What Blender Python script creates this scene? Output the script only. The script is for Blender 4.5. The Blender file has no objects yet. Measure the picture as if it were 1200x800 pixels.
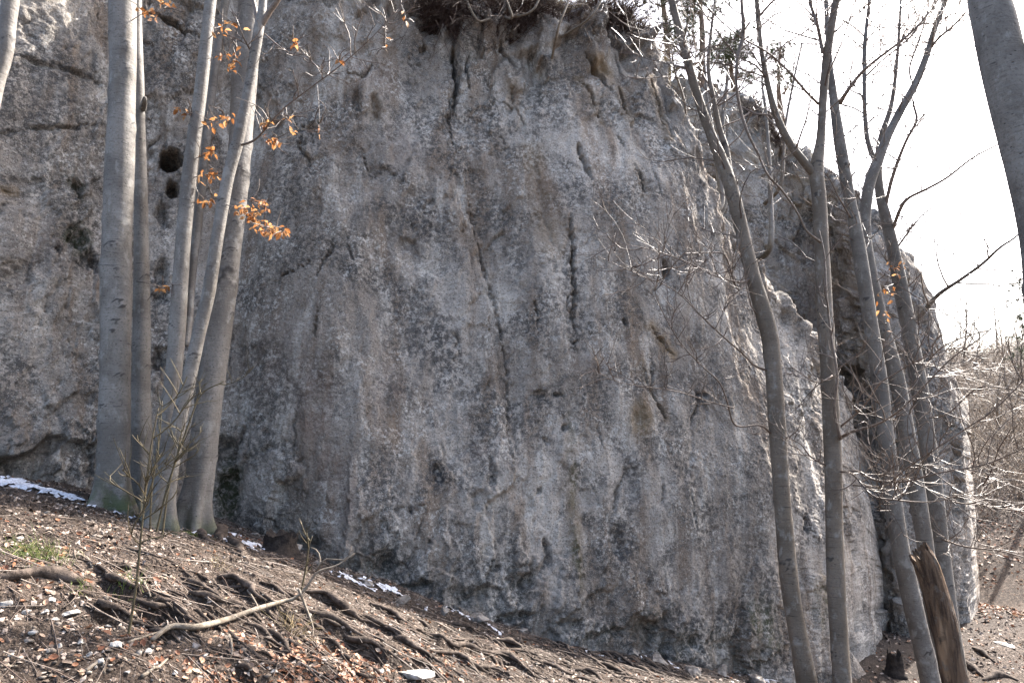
import bpy, math, random
import numpy as np
from mathutils import Vector, Matrix, Euler

random.seed(11)
rng = np.random.default_rng(11)
scene = bpy.context.scene
R = math.radians

# ------------------------------------------------------------------ camera
CAM_Z, PITCH, FPX = 1.6, 9.0, 850.0
SUN_AZ, SUN_EL = 50.0, 46.0
EXPOSURE = 2.34
cd = bpy.data.cameras.new('camera')
cam = bpy.data.objects.new('camera', cd)
scene.collection.objects.link(cam)
cd.sensor_width = 36.0
cd.lens = 36.0 * FPX / 1200.0
cd.clip_start = 0.05
cd.clip_end = 2000.0
cam.location = (0, 0, CAM_Z)
cam.rotation_euler = (R(90 + PITCH), 0, 0)
scene.camera = cam

# ------------------------------------------------------------------ sky and sun
world = bpy.data.worlds.new('World')
scene.world = world
world.use_nodes = True
wn = world.node_tree
sky = wn.nodes.new('ShaderNodeTexSky')
sky.sky_type = 'NISHITA'
sky.sun_disc = False
sky.sun_elevation = R(SUN_EL)
sky.sun_rotation = R(SUN_AZ)
sky.air_density = 1.0
sky.dust_density = 6.0
sky.ozone_density = 0.6
sky.altitude = 400
wn.links.new(sky.outputs[0], wn.nodes['Background'].inputs[0])
wn.nodes['Background'].inputs[1].default_value = 0.15
sl = bpy.data.lights.new('sun', 'SUN')
sl.energy = 5.0
sl.angle = R(0.55)
sl.color = (1.0, 0.95, 0.89)
so = bpy.data.objects.new('sun', sl)
scene.collection.objects.link(so)
SUN = Vector((math.cos(R(SUN_EL)) * math.sin(R(SUN_AZ)), math.cos(R(SUN_EL)) * math.cos(R(SUN_AZ)), math.sin(R(SUN_EL))))
so.rotation_euler = SUN.to_track_quat('Z', 'Y').to_euler()
so.location = (20, 14, 30)
scene.view_settings.view_transform = 'Standard'
scene.view_settings.look = 'None'
scene.view_settings.gamma = 1.0
scene.view_settings.use_curve_mapping = False
scene.view_settings.exposure = EXPOSURE

# ------------------------------------------------------------------ helpers
_cp, _sp = math.cos(R(PITCH)), math.sin(R(PITCH))

def at(px, py, d):
    """World point seen at photograph pixel (px, py), d metres in front (along +Y)."""
    a = (px - 600.0) / FPX
    b = (400.0 - py) / FPX
    # camera ray in world axes
    rx, ry, rz = a, _cp - b * _sp, _sp + b * _cp
    k = d / ry
    return np.array((rx * k, d, CAM_Z + rz * k))

def project(P):
    x, y, z = P[..., 0], P[..., 1], P[..., 2] - CAM_Z
    f = y * _cp + z * _sp
    u = -y * _sp + z * _cp
    f = np.maximum(f, 0.05)
    return 600 + FPX * x / f, 400 - FPX * u / f

_perm = np.random.default_rng(5).permutation(256).astype(np.int32)
_perm = np.concatenate([_perm, _perm, _perm])
_g3 = np.random.default_rng(6).normal(size=(256, 3))
_g3 /= np.linalg.norm(_g3, axis=1)[:, None]
_g3 = _g3.astype(np.float32)

def perlin(P):
    P = np.asarray(P, np.float32)
    I = np.floor(P).astype(np.int32)
    F = P - I
    I &= 255
    W = F * F * F * (F * (F * 6 - 15) + 10)
    out = 0
    for dx in (0, 1):
        wx = W[:, 0] if dx else 1 - W[:, 0]
        for dy in (0, 1):
            wy = W[:, 1] if dy else 1 - W[:, 1]
            for dz in (0, 1):
                wz = W[:, 2] if dz else 1 - W[:, 2]
                h = _perm[_perm[_perm[(I[:, 0] + dx) & 255] + ((I[:, 1] + dy) & 255)] + ((I[:, 2] + dz) & 255)]
                g = _g3[h]
                out = out + wx * wy * wz * (g[:, 0] * (F[:, 0] - dx) + g[:, 1] * (F[:, 1] - dy) + g[:, 2] * (F[:, 2] - dz))
    return out * 1.5

def fbm(P, oct=4, gain=0.5, lac=2.03, ridged=False):
    P = np.asarray(P, np.float32)
    a, s, out = 1.0, 0.0, 0
    for k in range(oct):
        n = perlin(P + 17.3 * k)
        if ridged:
            n = 1 - 2 * np.abs(n)
        out = out + a * n
        s += a
        a *= gain
        P = P * lac
    return out / s

def worley(P):
    """F1, F2 and a random value of the nearest cell."""
    P = np.asarray(P, np.float32)
    I = np.floor(P).astype(np.int32)
    n = len(P)
    f1 = np.full(n, 9.0, np.float32)
    f2 = np.full(n, 9.0, np.float32)
    rid = np.zeros(n, np.int32)
    off = np.zeros(n, np.float32)
    for dx in (-1, 0, 1):
        for dy in (-1, 0, 1):
            for dz in (-1, 0, 1):
                C = I + np.array((dx, dy, dz), np.int32)
                h = _perm[_perm[_perm[C[:, 0] & 255] + (C[:, 1] & 255)] + (C[:, 2] & 255)]
                j = C + 0.5 + 0.42 * _g3[h]
                d = np.sqrt(((P - j) ** 2).sum(1))
                m = d < f1
                f2 = np.where(m, f1, np.minimum(f2, d))
                rid = np.where(m, h, rid)
                off = np.where(m, ((P - j) * _g3[(h + 71) & 255]).sum(1), off)
                f1 = np.where(m, d, f1)
    return f1, f2, rid / 255.0, (rid / 255.0 - .5) + 1.1 * off

def sm(a, b, x):
    t = np.clip((x - a) / (b - a), 0, 1)
    return t * t * (3 - 2 * t)

COL = scene.collection

def mesh_object(name, V, faces, mat, parent=None, origin=None, smooth=True, attrs=None):
    """faces: list of integer arrays, each (n,3) or (n,4).  V in world; origin = parent's location."""
    V = np.asarray(V, np.float32)
    if origin is not None:
        V = V - np.asarray(origin, np.float32)
    me = bpy.data.meshes.new(name)
    me.vertices.add(len(V))
    me.vertices.foreach_set('co', V.ravel())
    faces = [np.asarray(f, np.int32) for f in faces if len(f)]
    nl = sum(f.size for f in faces)
    npoly = sum(len(f) for f in faces)
    me.loops.add(nl)
    me.loops.foreach_set('vertex_index', np.concatenate([f.ravel() for f in faces]))
    me.polygons.add(npoly)
    tot = np.concatenate([np.full(len(f), f.shape[1], np.int32) for f in faces])
    st = np.concatenate([[0], np.cumsum(tot)[:-1]]).astype(np.int32)
    me.polygons.foreach_set('loop_start', st)
    me.polygons.foreach_set('loop_total', tot)
    me.polygons.foreach_set('use_smooth', np.full(npoly, smooth))
    for k, v in (attrs or {}).items():
        a = me.attributes.new(k, 'FLOAT', 'POINT')
        a.data.foreach_set('value', np.asarray(v, np.float32))
    me.update(calc_edges=True)
    me.materials.append(mat)
    o = bpy.data.objects.new(name, me)
    COL.objects.link(o)
    if parent is not None:
        o.parent = parent
    elif origin is not None:
        o.location = tuple(float(c) for c in origin)
    return o

def tag(o, label=None, cat=None, group=None, kind=None):
    for k, v in (('label', label), ('category', cat), ('group', group), ('kind', kind)):
        if v:
            o[k] = v
    return o

def thing(name, label, cat, loc, group=None):
    o = bpy.data.objects.new(name, None)
    o.empty_display_size = 0.2
    COL.objects.link(o)
    o.location = tuple(float(c) for c in loc)
    return tag(o, label, cat, group)

class MB:
    def __init__(self):
        self.V, self.Q, self.T, self.n = [], [], [], 0
        self.A = []
    def add(self, V, Q=None, T=None, a=None):
        self.V.append(np.asarray(V, np.float32))
        if Q is not None and len(Q):
            self.Q.append(np.asarray(Q, np.int32) + self.n)
        if T is not None and len(T):
            self.T.append(np.asarray(T, np.int32) + self.n)
        self.A.append(np.zeros(len(V), np.float32) if a is None else np.broadcast_to(np.asarray(a, np.float32), (len(V),)))
        self.n += len(V)
    def build(self, name, mat, parent=None, origin=None, smooth=True):
        F = []
        if self.Q: F.append(np.concatenate(self.Q))
        if self.T: F.append(np.concatenate(self.T))
        return mesh_object(name, np.concatenate(self.V), F, mat, parent, origin, smooth, {'mark': np.concatenate(self.A)})

def spline(P, n, vals=None):
    """Catmull-Rom through rows of P, n samples (chord-uniform per span)."""
    P = np.asarray(P, float)
    m = len(P)
    if m == 2:
        t = np.linspace(0, 1, n)[:, None]
        return P[0] * (1 - t) + P[1] * t
    L = np.concatenate([[0], np.cumsum(np.linalg.norm(np.diff(P[:, :3], axis=0), axis=1) + 1e-6)])
    u = np.linspace(0, L[-1], n)
    k = np.clip(np.searchsorted(L, u, side='right') - 1, 0, m - 2)
    t = ((u - L[k]) / (L[k + 1] - L[k]))[:, None]
    ext = np.vstack([2 * P[0] - P[1], P, 2 * P[-1] - P[-2]])
    p0, p1, p2, p3 = ext[k], ext[k + 1], ext[k + 2], ext[k + 3]
    return 0.5 * (2 * p1 + (p2 - p0) * t + (2 * p0 - 5 * p1 + 4 * p2 - p3) * t * t + (3 * p1 - p0 - 3 * p2 + p3) * t ** 3)

def tube_geo(P, r, sides, close=True, shape=None):
    """Rings along P (n,3) with radii r; shape(h_index_array, theta) -> radius factor (n,sides)."""
    P = np.asarray(P, float)
    r = np.asarray(r, float)
    n = len(P)
    T = np.gradient(P, axis=0)
    T /= np.linalg.norm(T, axis=1)[:, None] + 1e-9
    ref = np.array((0.31, -0.93, 0.2)) if abs(T[0, 1]) < 0.8 else np.array((1.0, 0, 0.1))
    A = np.zeros_like(P)
    a = ref - T[0] * (ref @ T[0])
    a /= np.linalg.norm(a)
    for i in range(n):
        a = a - T[i] * (a @ T[i])
        a /= np.linalg.norm(a) + 1e-9
        A[i] = a
    B = np.cross(T, A)
    th = np.linspace(0, 2 * math.pi, sides, endpoint=False)
    rr = np.repeat(r[:, None], sides, 1)
    if shape is not None:
        rr = rr * shape(th)
    V = P[:, None, :] + rr[..., None] * (np.cos(th)[None, :, None] * A[:, None, :] + np.sin(th)[None, :, None] * B[:, None, :])
    V = V.reshape(-1, 3)
    i = np.arange(n - 1)[:, None] * sides
    j = np.arange(sides)[None, :]
    j2 = (j + 1) % sides
    Q = np.stack([i + j, i + j2, i + sides + j2, i + sides + j], -1).reshape(-1, 4)
    Tt = None
    if close:
        c = len(V)
        V = np.vstack([V, P[-1] + T[-1] * r[-1] * 0.5, P[0] - T[0] * r[0] * 0.3])
        l = (n - 1) * sides
        jj = np.arange(sides)
        Tt = np.concatenate([np.stack([l + jj, l + (jj + 1) % sides, np.full(sides, c)], 1), np.stack([(jj + 1) % sides, jj, np.full(sides, c + 1)], 1)])
    return V, Q, Tt

# ------------------------------------------------------------------ material helper
class NT:
    def __init__(self, name):
        self.m = bpy.data.materials.new(name)
        self.m.use_nodes = True
        self.t = self.m.node_tree
        self.b = self.t.nodes['Principled BSDF']
        self.b.inputs['Roughness'].default_value = 0.9
        self.b.inputs['Specular IOR Level'].default_value = 0.25
        self.out = self.t.nodes['Material Output']
    def n(self, typ, **kw):
        nd = self.t.nodes.new(typ)
        for k, v in kw.items():
            if k.startswith('i_'):
                key = k[2:]
                self.set(nd, int(key) if key.isdigit() else key.replace('_', ' '), v)
            else:
                setattr(nd, k, v)
        return nd
    def set(self, nd, key, v):
        s = nd.inputs[key]
        if isinstance(v, bpy.types.NodeSocket):
            self.t.links.new(v, s)
        else:
            if isinstance(v, tuple) and len(v) == 3 and s.type == 'RGBA':
                v = v + (1,)
            s.default_value = v
    def coords(self, scale=(1, 1, 1), kind='Object', warp=None):
        tc = self.n('ShaderNodeTexCoord')
        mp = self.n('ShaderNodeMapping', i_Scale=scale)
        self.t.links.new(tc.outputs[kind], mp.inputs['Vector'])
        return mp.outputs[0]
    def noise(self, vec, scale, detail=4.0, rough=0.55, dist=0.0):
        nd = self.n('ShaderNodeTexNoise', i_Vector=vec, i_Scale=scale, i_Detail=detail, i_Roughness=rough, i_Distortion=dist)
        return nd.outputs[0]
    def vor(self, vec, scale, feature='F1', rnd=1.0):
        nd = self.n('ShaderNodeTexVoronoi', feature=feature, i_Vector=vec, i_Scale=scale, i_Randomness=rnd)
        return nd.outputs[0]
    def ramp(self, fac, a, b, lo=0.0, hi=1.0):
        nd = self.n('ShaderNodeMapRange', interpolation_type='SMOOTHSTEP', i_Value=fac)
        nd.inputs[1].default_value, nd.inputs[2].default_value = a, b
        nd.inputs[3].default_value, nd.inputs[4].default_value = lo, hi
        return nd.outputs[0]
    def math(self, op, a, b=0.0):
        nd = self.n('ShaderNodeMath', operation=op)
        self.set(nd, 0, a); self.set(nd, 1, b)
        return nd.outputs[0]
    def mix(self, fac, a, b, mode='MIX'):
        nd = self.n('ShaderNodeMix', data_type='RGBA', blend_type=mode)
        self.set(nd, 0, fac); self.set(nd, 6, a); self.set(nd, 7, b)
        return nd.outputs[2]
    def attr(self, name):
        return self.n('ShaderNodeAttribute', attribute_name=name).outputs['Fac']
    def bump(self, h, dist, strength=1.0, normal=None):
        nd = self.n('ShaderNodeBump', i_Height=h, i_Distance=dist, i_Strength=strength)
        if normal is not None:
            self.set(nd, 'Normal', normal)
        return nd.outputs[0]
    def col(self, c):
        self.set(self.b, 'Base Color', c)
    def nrm(self, n):
        self.set(self.b, 'Normal', n)

def leafy(name, c1, c2, c3, transl=0.45, island=True):
    t = NT(name)
    if island:
        rv = t.n('ShaderNodeNewGeometry').outputs['Random Per Island']
    else:
        rv = t.n('ShaderNodeObjectInfo').outputs['Random']
    cr = t.n('ShaderNodeValToRGB', i_Fac=rv)
    e = cr.color_ramp.elements
    e[0].color, e[1].color = c1 + (1,), c3 + (1,)
    m = e.new(0.5); m.color = c2 + (1,)
    v = t.noise(t.coords(), 40, 3)
    c = t.mix(t.ramp(v, 0.35, 0.7, 0.0, 0.35), cr.outputs[0], tuple(x * 0.5 for x in c1))
    t.col(c)
    t.b.inputs['Roughness'].default_value = 0.6
    tr = t.n('ShaderNodeBsdfTranslucent', i_Color=c)
    ms = t.n('ShaderNodeMixShader', i_0=transl)
    t.t.links.new(t.b.outputs[0], ms.inputs[1]); t.t.links.new(tr.outputs[0], ms.inputs[2])
    t.t.links.new(ms.outputs[0], t.out.inputs['Surface'])
    return t.m

# ---- rock
def mat_rock():
    t = NT('limestone')
    o = t.coords()
    st = t.coords((1.5, 1.5, 0.16))
    c = t.mix(t.ramp(t.noise(o, 0.55, 5, .6), 0.38, 0.64), (0.262, 0.228, 0.194), (0.474, 0.428, 0.376))
    # broad weathering tints, drawn out downwards
    c = t.mix(t.ramp(t.noise(st, 1.6, 5, .6, .4), 0.45, 0.64, 0, .85), c, (0.212, 0.160, 0.118))
    c = t.mix(t.ramp(t.noise(st, 2.6, 5, .62, .3), 0.52, 0.68, 0, .75), c, (0.58, 0.53, 0.465))
    # grey lichen crust: soft clouds broken by fine grain
    big = t.noise(o, 1.3, 6, .62, .5)
    fine = t.noise(o, 17, 6, .72, .2)
    f2 = t.noise(o, 48, 4, .7)
    lich = t.math('MULTIPLY', t.ramp(big, .42, .58), t.ramp(fine, .43, .55))
    c = t.mix(t.math('MULTIPLY', lich, .82), c, (0.072, 0.067, 0.063))
    pale = t.math('MULTIPLY', t.ramp(t.noise(o, 2.1, 5, .6, .6), .47, .62), t.ramp(t.noise(o, 23, 5, .7), .50, .60))
    c = t.mix(t.math('MULTIPLY', pale, .68), c, (0.63, 0.595, 0.54))
    c = t.mix(t.ramp(f2, .36, .47, .68, 0.0), c, (0.060, 0.052, 0.044))
    c = t.mix(t.ramp(t.noise(o, 75, 3, .7), .56, .70, 0, .65), c, (0.62, 0.59, 0.54))
    v = t.vor(o, 30)
    c = t.mix(t.ramp(v, .10, .24, .55, 0), c, (0.07, 0.06, 0.055))
    # ochre, rust and moss stains; dark for lichen, cracks, hollows and foot
    grain = t.ramp(fine, .36, .60)
    c = t.mix(t.math('MULTIPLY', t.attr('ochre'), t.ramp(fine, .30, .55, .3, .85)), c, (0.255, 0.165, 0.075))
    c = t.mix(t.math('MULTIPLY', t.attr('rust'), t.ramp(fine, .30, .6, .25, .8)), c, (0.195, 0.135, 0.105))
    c = t.mix(t.math('MULTIPLY', t.attr('dark'), t.ramp(fine, .40, .58, .15, .95)), c, (0.065, 0.062, 0.062))
    c = t.mix(t.math('MULTIPLY', t.attr('moss'), t.ramp(fine, .40, .56, .0, 1.0)), c, (0.050, 0.060, 0.018))
    t.col(c)
    b = t.bump(t.noise(o, 9, 6, .7), .06, .6)
    b = t.bump(t.noise(o, 36, 6, .75), .022, .9, b)
    b = t.bump(t.ramp(v, .05, .30), .012, .7, b)
    b = t.bump(t.noise(o, 140, 3, .7), .005, .7, b)
    t.nrm(b)
    t.b.inputs['Roughness'].default_value = .93
    t.b.inputs['Specular IOR Level'].default_value = .2
    return t.m

def mat_soil():
    t = NT('woodland_soil')
    o = t.coords()
    n1 = t.noise(o, 1.1, 5, .6)
    n2 = t.noise(o, 14, 6, .7)
    c = t.mix(t.ramp(n1, .38, .64), (0.030, 0.020, 0.014), (0.070, 0.049, 0.036))
    c = t.mix(t.ramp(n2, .44, .64, 0, .7), c, (0.155, 0.115, 0.088))
    c = t.mix(t.ramp(t.vor(o, 55), .10, .34, .7, 0), c, (0.23, 0.19, 0.16))
    c = t.mix(t.ramp(t.noise(o, 60, 5, .7), .36, .50, .9, 0), c, (0.022, 0.016, 0.012))
    c = t.mix(t.math('MULTIPLY', t.attr('moss'), t.ramp(n2, .35, .55)), c, (0.060, 0.085, 0.018))
    c = t.mix(t.math('MULTIPLY', t.attr('umber'), .7), c, (0.050, 0.040, 0.034))
    t.col(c)
    b = t.bump(n2, .07, .9)
    b = t.bump(t.noise(o, 70, 5, .75), .03, 1.0, b)
    b = t.bump(t.vor(o, 55), .02, .7, b)
    t.nrm(b)
    return t.m

def mat_bark(name, base=(0.104, 0.092, 0.080), pale=(0.180, 0.165, 0.147), dark=(0.030, 0.025, 0.022), green=0.25):
    t = NT(name)
    o = t.coords()
    c = t.mix(t.ramp(t.noise(o, 2.2, 5, .6, .3), .38, .62), base, pale)
    c = t.mix(t.ramp(t.noise(t.coords((4, 4, .7)), 2.0, 4, .6), .52, .72, 0, .6), c, (0.110, 0.090, 0.068))
    c = t.mix(t.ramp(t.noise(t.coords((7, 7, 26)), 2.0, 5, .6, .25), .56, .70, 0, .6), c, (0.070, 0.060, 0.050))
    ln = t.noise(t.coords((3.2, 3.2, 40)), 1.5, 3, .55, .6)
    c = t.mix(t.ramp(ln, .65, .72, 0, .8), c, dark)
    sp = t.vor(t.coords((1, 1, 1.9)), 13)
    c = t.mix(t.ramp(sp, .07, .12, .9, 0), c, dark)
    c = t.mix(t.ramp(t.noise(o, 60, 4, .7), .32, .50, .7, 0), c, (0.066, 0.057, 0.048))
    c = t.mix(t.ramp(t.noise(t.coords((1, 1, .5)), 14, 5, .7), .55, .68, 0, .6), c, (0.23, 0.22, 0.20))
    c = t.mix(t.ramp(t.noise(o, 6, 4, .6), .58, .70, 0, .5), c, (0.25, 0.24, 0.22))
    mk = t.attr('mark')
    c = t.mix(t.ramp(mk, .25, .75, 0, .9), c, dark)
    ms = t.math('MULTIPLY', t.ramp(mk, -.9, -.15, 1, 0), t.ramp(t.noise(o, 9, 5, .65), .40, .58))
    c = t.mix(ms, c, (0.048, 0.058, 0.020))
    t.col(c)
    b = t.bump(ln, .008, .5)
    b = t.bump(t.noise(o, 28, 5, .65), .010, .6, b)
    b = t.bump(t.ramp(sp, .04, .14), .006, .6, b)
    t.nrm(b)
    t.b.inputs['Roughness'].default_value = .72
    t.b.inputs['Specular IOR Level'].default_value = .35
    return t.m

def mat_simple(name, a, b, scale=12.0, bump=.01, rough=.85, sc=(1, 1, 1), spec=.25):
    t = NT(name)
    o = t.coords(sc)
    t.col(t.mix(t.ramp(t.noise(o, scale, 5, .65), .36, .64), a, b))
    t.nrm(t.bump(t.noise(o, scale * 3, 5, .7), bump, .8))
    t.b.inputs['Roughness'].default_value = rough
    t.b.inputs['Specular IOR Level'].default_value = spec
    return t.m

def mat_island(name, c1, c2, c3, rough=.85, scale=30.0, bump=.006):
    t = NT(name)
    rv = t.n('ShaderNodeNewGeometry').outputs['Random Per Island']
    cr = t.n('ShaderNodeValToRGB', i_Fac=rv)
    e = cr.color_ramp.elements
    e[0].color, e[1].color = c1 + (1,), c3 + (1,)
    m = e.new(0.5); m.color = c2 + (1,)
    o = t.coords()
    t.col(t.mix(t.ramp(t.noise(o, scale, 4, .65), .35, .65, 0, .5), cr.outputs[0], tuple(x * .5 for x in c1)))
    t.nrm(t.bump(t.noise(o, scale * 2, 4, .7), bump, .8))
    t.b.inputs['Roughness'].default_value = rough
    return t.m

def mat_stump():
    t = NT('rotten_wood')
    s = t.coords((6, 6, .8))
    o = t.coords()
    n = t.noise(s, 2.2, 6, .65, .5)
    c = t.mix(t.ramp(n, .38, .60), (0.040, 0.026, 0.018), (0.130, 0.084, 0.053))
    c = t.mix(t.ramp(t.noise(s, 1.1, 5, .6), .53, .64, 0, .9), c, (0.25, 0.165, 0.100))
    c = t.mix(t.ramp(t.noise(o, 5, 5, .65), .58, .70, 0, .8), c, (0.028, 0.022, 0.018))
    c = t.mix(t.ramp(t.noise(o, 9, 5, .7), .56, .66, 0, .7), c, (0.135, 0.115, 0.095))
    c = t.mix(t.math('MULTIPLY', t.ramp(t.attr('mark'), .2, .8, 0, .8), t.ramp(t.noise(s, 3, 4, .6), .45, .6)), c, (0.15, 0.13, 0.105))
    t.col(c)
    b = t.bump(n, .04, .8)
    t.nrm(t.bump(t.noise(o, 40, 5, .7), .012, .8, b))
    return t.m

M = {}
M['rock'] = mat_rock()
M['soil'] = mat_soil()
M['beech'] = mat_bark('beech_bark')
M['beech_brown'] = mat_bark('beech_bark_brown', (0.088, 0.069, 0.050), (0.140, 0.114, 0.088))
M['twig'] = mat_island('twig_bark', (0.075, 0.050, 0.038), (0.14, 0.105, 0.082), (0.24, 0.20, 0.165), .42)
M['brush'] = mat_island('bramble_stem', (0.036, 0.019, 0.015), (0.066, 0.037, 0.029), (0.12, 0.082, 0.060), .8)  # dark stems, deepened to stand in for shade at the edge
M['root'] = mat_simple('root_bark', (0.026, 0.018, 0.013), (0.090, 0.068, 0.053), 16, .012, .9)
M['branch'] = mat_simple('dead_branch', (0.105, 0.084, 0.062), (0.19, 0.16, 0.125), 22, .006, .85, (1, 1, 1))
M['leaf'] = leafy('beech_leaf', (0.24, 0.095, 0.032), (0.37, 0.165, 0.060), (0.46, 0.27, 0.125), .5, False)
M['litter'] = leafy('litter_leaf', (0.135, 0.050, 0.024), (0.23, 0.112, 0.060), (0.38, 0.285, 0.21), .15)
M['chip'] = mat_island('litter_chips', (0.034, 0.023, 0.017), (0.13, 0.096, 0.074), (0.41, 0.34, 0.285), .85)
M['stone'] = mat_simple('pale_limestone', (0.20, 0.18, 0.155), (0.40, 0.375, 0.34), 16, .008, .9)
M['rubble'] = mat_simple('rubble_limestone', (0.085, 0.075, 0.065), (0.24, 0.215, 0.19), 14, .012, .92)
M['gravel'] = mat_island('gravel', (0.070, 0.055, 0.043), (0.135, 0.112, 0.092), (0.30, 0.27, 0.235), .9)
M['stump'] = mat_stump()
M['dark_stump'] = mat_simple('dark_rotten_wood', (0.012, 0.009, 0.008), (0.036, 0.027, 0.021), 12, .02, .95)  # dark rot, with cliff-foot shade put into the colour
M['grass'] = mat_island('green_grass', (0.07, 0.11, 0.020), (0.13, 0.165, 0.040), (0.25, 0.23, 0.085), .7)
M['dry_grass'] = mat_island('dry_grass', (0.24, 0.17, 0.085), (0.36, 0.27, 0.14), (0.44, 0.36, 0.22), .8)
M['needle'] = mat_island('pine_needles', (0.045, 0.060, 0.030), (0.075, 0.092, 0.045), (0.12, 0.13, 0.065), .6)
M['pine_bark'] = mat_simple('pine_bark', (0.10, 0.065, 0.045), (0.22, 0.15, 0.105), 9, .02)
M['thicket'] = mat_island('thicket_twig', (0.17, 0.125, 0.090), (0.28, 0.225, 0.17), (0.40, 0.34, 0.27), .6)
ts = NT('old_snow')
ts.col(ts.mix(ts.ramp(ts.noise(ts.coords(), 45, 5, .7), .44, .60, 0, .55), (0.55, 0.57, 0.61), (0.18, 0.16, 0.15)))
ts.nrm(ts.bump(ts.noise(ts.coords(), 60, 5, .7), .01, .8))
ts.b.inputs['Subsurface Weight'].default_value = 0.0
M['snow'] = ts.m
M['stem_green'] = mat_simple('green_stem', (0.052, 0.040, 0.022), (0.095, 0.076, 0.042), 30, .003, .7)

# ------------------------------------------------------------------ cliff control net
# foot of a wall: photograph pixel column, row, distance; rim: (lean-back, height over the camera) or an explicit pixel and distance
FOOT = [(-260, 542, 6.0), (-100, 560, 6.5), (0, 572, 6.9), (100, 570, 7.4), (200, 592, 7.8), (262, 606, 8.15), (300, 622, 8.0), (340, 642, 7.85),
        (400, 674, 7.7), (500, 710, 7.85), (600, 735, 8.15), (700, 756, 8.5), (800, 778, 8.95), (870, 795, 9.3), (930, 802, 9.7),
        (985, 785, 10.4), (1020, 740, 11.5), (1040, 720, 12.9)]
RIM = [(1.3, 7.4), (1.3, 7.4), (1.3, 7.3), (1.3, 7.2), (1.2, 7.0), (1.2, 7.5), (1.4, 7.45), (1.5, 7.35), (1.6, 7.0), (1.65, 6.5), (1.55, 6.15), (1.5, 6.4),  # left rims are out of view; heights set for the shadow they cast
       (744, 34, 10.35), (805, 165, 10.35), (862, 282, 10.45), (930, 372, 11.0), (985, 452, 11.9), (1012, 540, 13.2)]
BUL = {0: (0, 0, 0, 0), 5: (-.1, -.1, -.05, 0), 6: (0, .03, .03, .0), 8: (.06, .08, .06, .03), 10: (.1, .14, .12, .06), 12: (.14, .26, .26, .16), 13: (.14, .26, .26, .18),
       14: (.12, .22, .22, .14), 15: (.1, .15, .12, .06), 17: (0, 0, 0, 0)}
RISE = {0: (.40, 1.6, 3.5), 8: (.45, 2.0, 4.5), 11: (.45, 1.9, 4.2), 12: (.35, .9, 1.2), 13: (.12, -.5, -1.8), 14: (.1, -.8, -2.4), 17: (.05, -.8, -2.0)}
FOOT_R = [(760, 560, 13.9), (840, 600, 13.5), (920, 660, 13.1), (985, 700, 12.95), (1036, 722, 12.75), (1066, 735, 12.35), (1100, 742, 12.9), (1132, 728, 13.4), (1144, 705, 14.0), (1136, 690, 15.4), (1095, 680, 19.0)]
RIM_R = [(770, 92, 14.2), (826, 104, 14.3), (872, 124, 14.4), (908, 156, 14.3), (940, 182, 14.1), (982, 216, 13.6), (1040, 272, 13.4), (1088, 362, 13.8), (1112, 440, 14.2), (1130, 470, 17), (1100, 470, 20.5)]
BUL_R = {0: (0, 0, 0, 0), 2: (.0, .1, .1, .1), 3: (-.1, -.3, -.3, -.2), 4: (-.2, -.45, -.5, -.3), 5: (.3, .35, .3, .25), 6: (.35, .6, .55, .35), 7: (.1, .22, .25, .15), 8: (.05, .1, .1, .1), 10: (0, 0, 0, 0)}
RISE_R = {0: (.2, .5, 1.0), 10: (.2, .4, .6)}
INW = np.array((-.44, .90, 0.0))
TW = [-.12, 0.0, .22, .45, .68, .87, 1.0]      # rows of the net: below ground, foot, four in the wall, rim; then three on the top

def control_net(FOOT, RIM, BUL, RISE):
    foot = np.array([at(*f) for f in FOOT])
    rim = np.array([at(*r) if len(r) == 3 else f + INW * r[0] + np.array((0, 0, CAM_Z + r[1] - f[2])) for f, r in zip(foot, RIM)])
    n = len(foot)
    pick = lambda D, j: np.interp(np.arange(n), sorted(D), [D[k][j] for k in sorted(D)])
    tang = np.gradient(foot[:, :2], axis=0)
    tang /= np.linalg.norm(tang, axis=1)[:, None]
    outw = np.stack([tang[:, 1], -tang[:, 0], np.zeros(n)], 1)
    net = []
    for j, t in enumerate(TW):
        P = foot + (rim - foot) * t
        if 2 <= j <= 5:
            P = P + outw * pick(BUL, j - 2)[:, None]
        net.append(P)
    back = unit(-outw * .6 + INW * .4)
    for j, dist in enumerate((.55, 2.2, 7)):
        net.append(rim + back * dist + np.column_stack([np.zeros((n, 2)), pick(RISE, j)]))
    return np.array(net), foot

def unit(v):
    return v / (np.linalg.norm(v, axis=-1, keepdims=True) + 1e-9)

def resample(net, axis, spans):
    """Catmull-Rom along an axis of the net with a given sample count per span."""
    net = np.moveaxis(net, axis, 0)
    m = len(net)
    ext = np.concatenate([(2 * net[0] - net[1])[None], net, (2 * net[-1] - net[-2])[None]])
    out, par = [], []
    for k in range(m - 1):
        p0, p1, p2, p3 = ext[k], ext[k + 1], ext[k + 2], ext[k + 3]
        for t in np.linspace(0, 1, spans[k], endpoint=(k == m - 2)):
            out.append(.5 * (2 * p1 + (p2 - p0) * t + (2 * p0 - 5 * p1 + 4 * p2 - p3) * t * t + (3 * p1 - p0 - 3 * p2 + p3) * t ** 3))
            par.append(k + t)
    return np.moveaxis(np.array(out), 0, axis), np.array(par)

SK = np.array(((1, 0, 0), (0, 1, 0), (-.42, 0, 1)), np.float32)      # slants the grain down to the right

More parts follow.
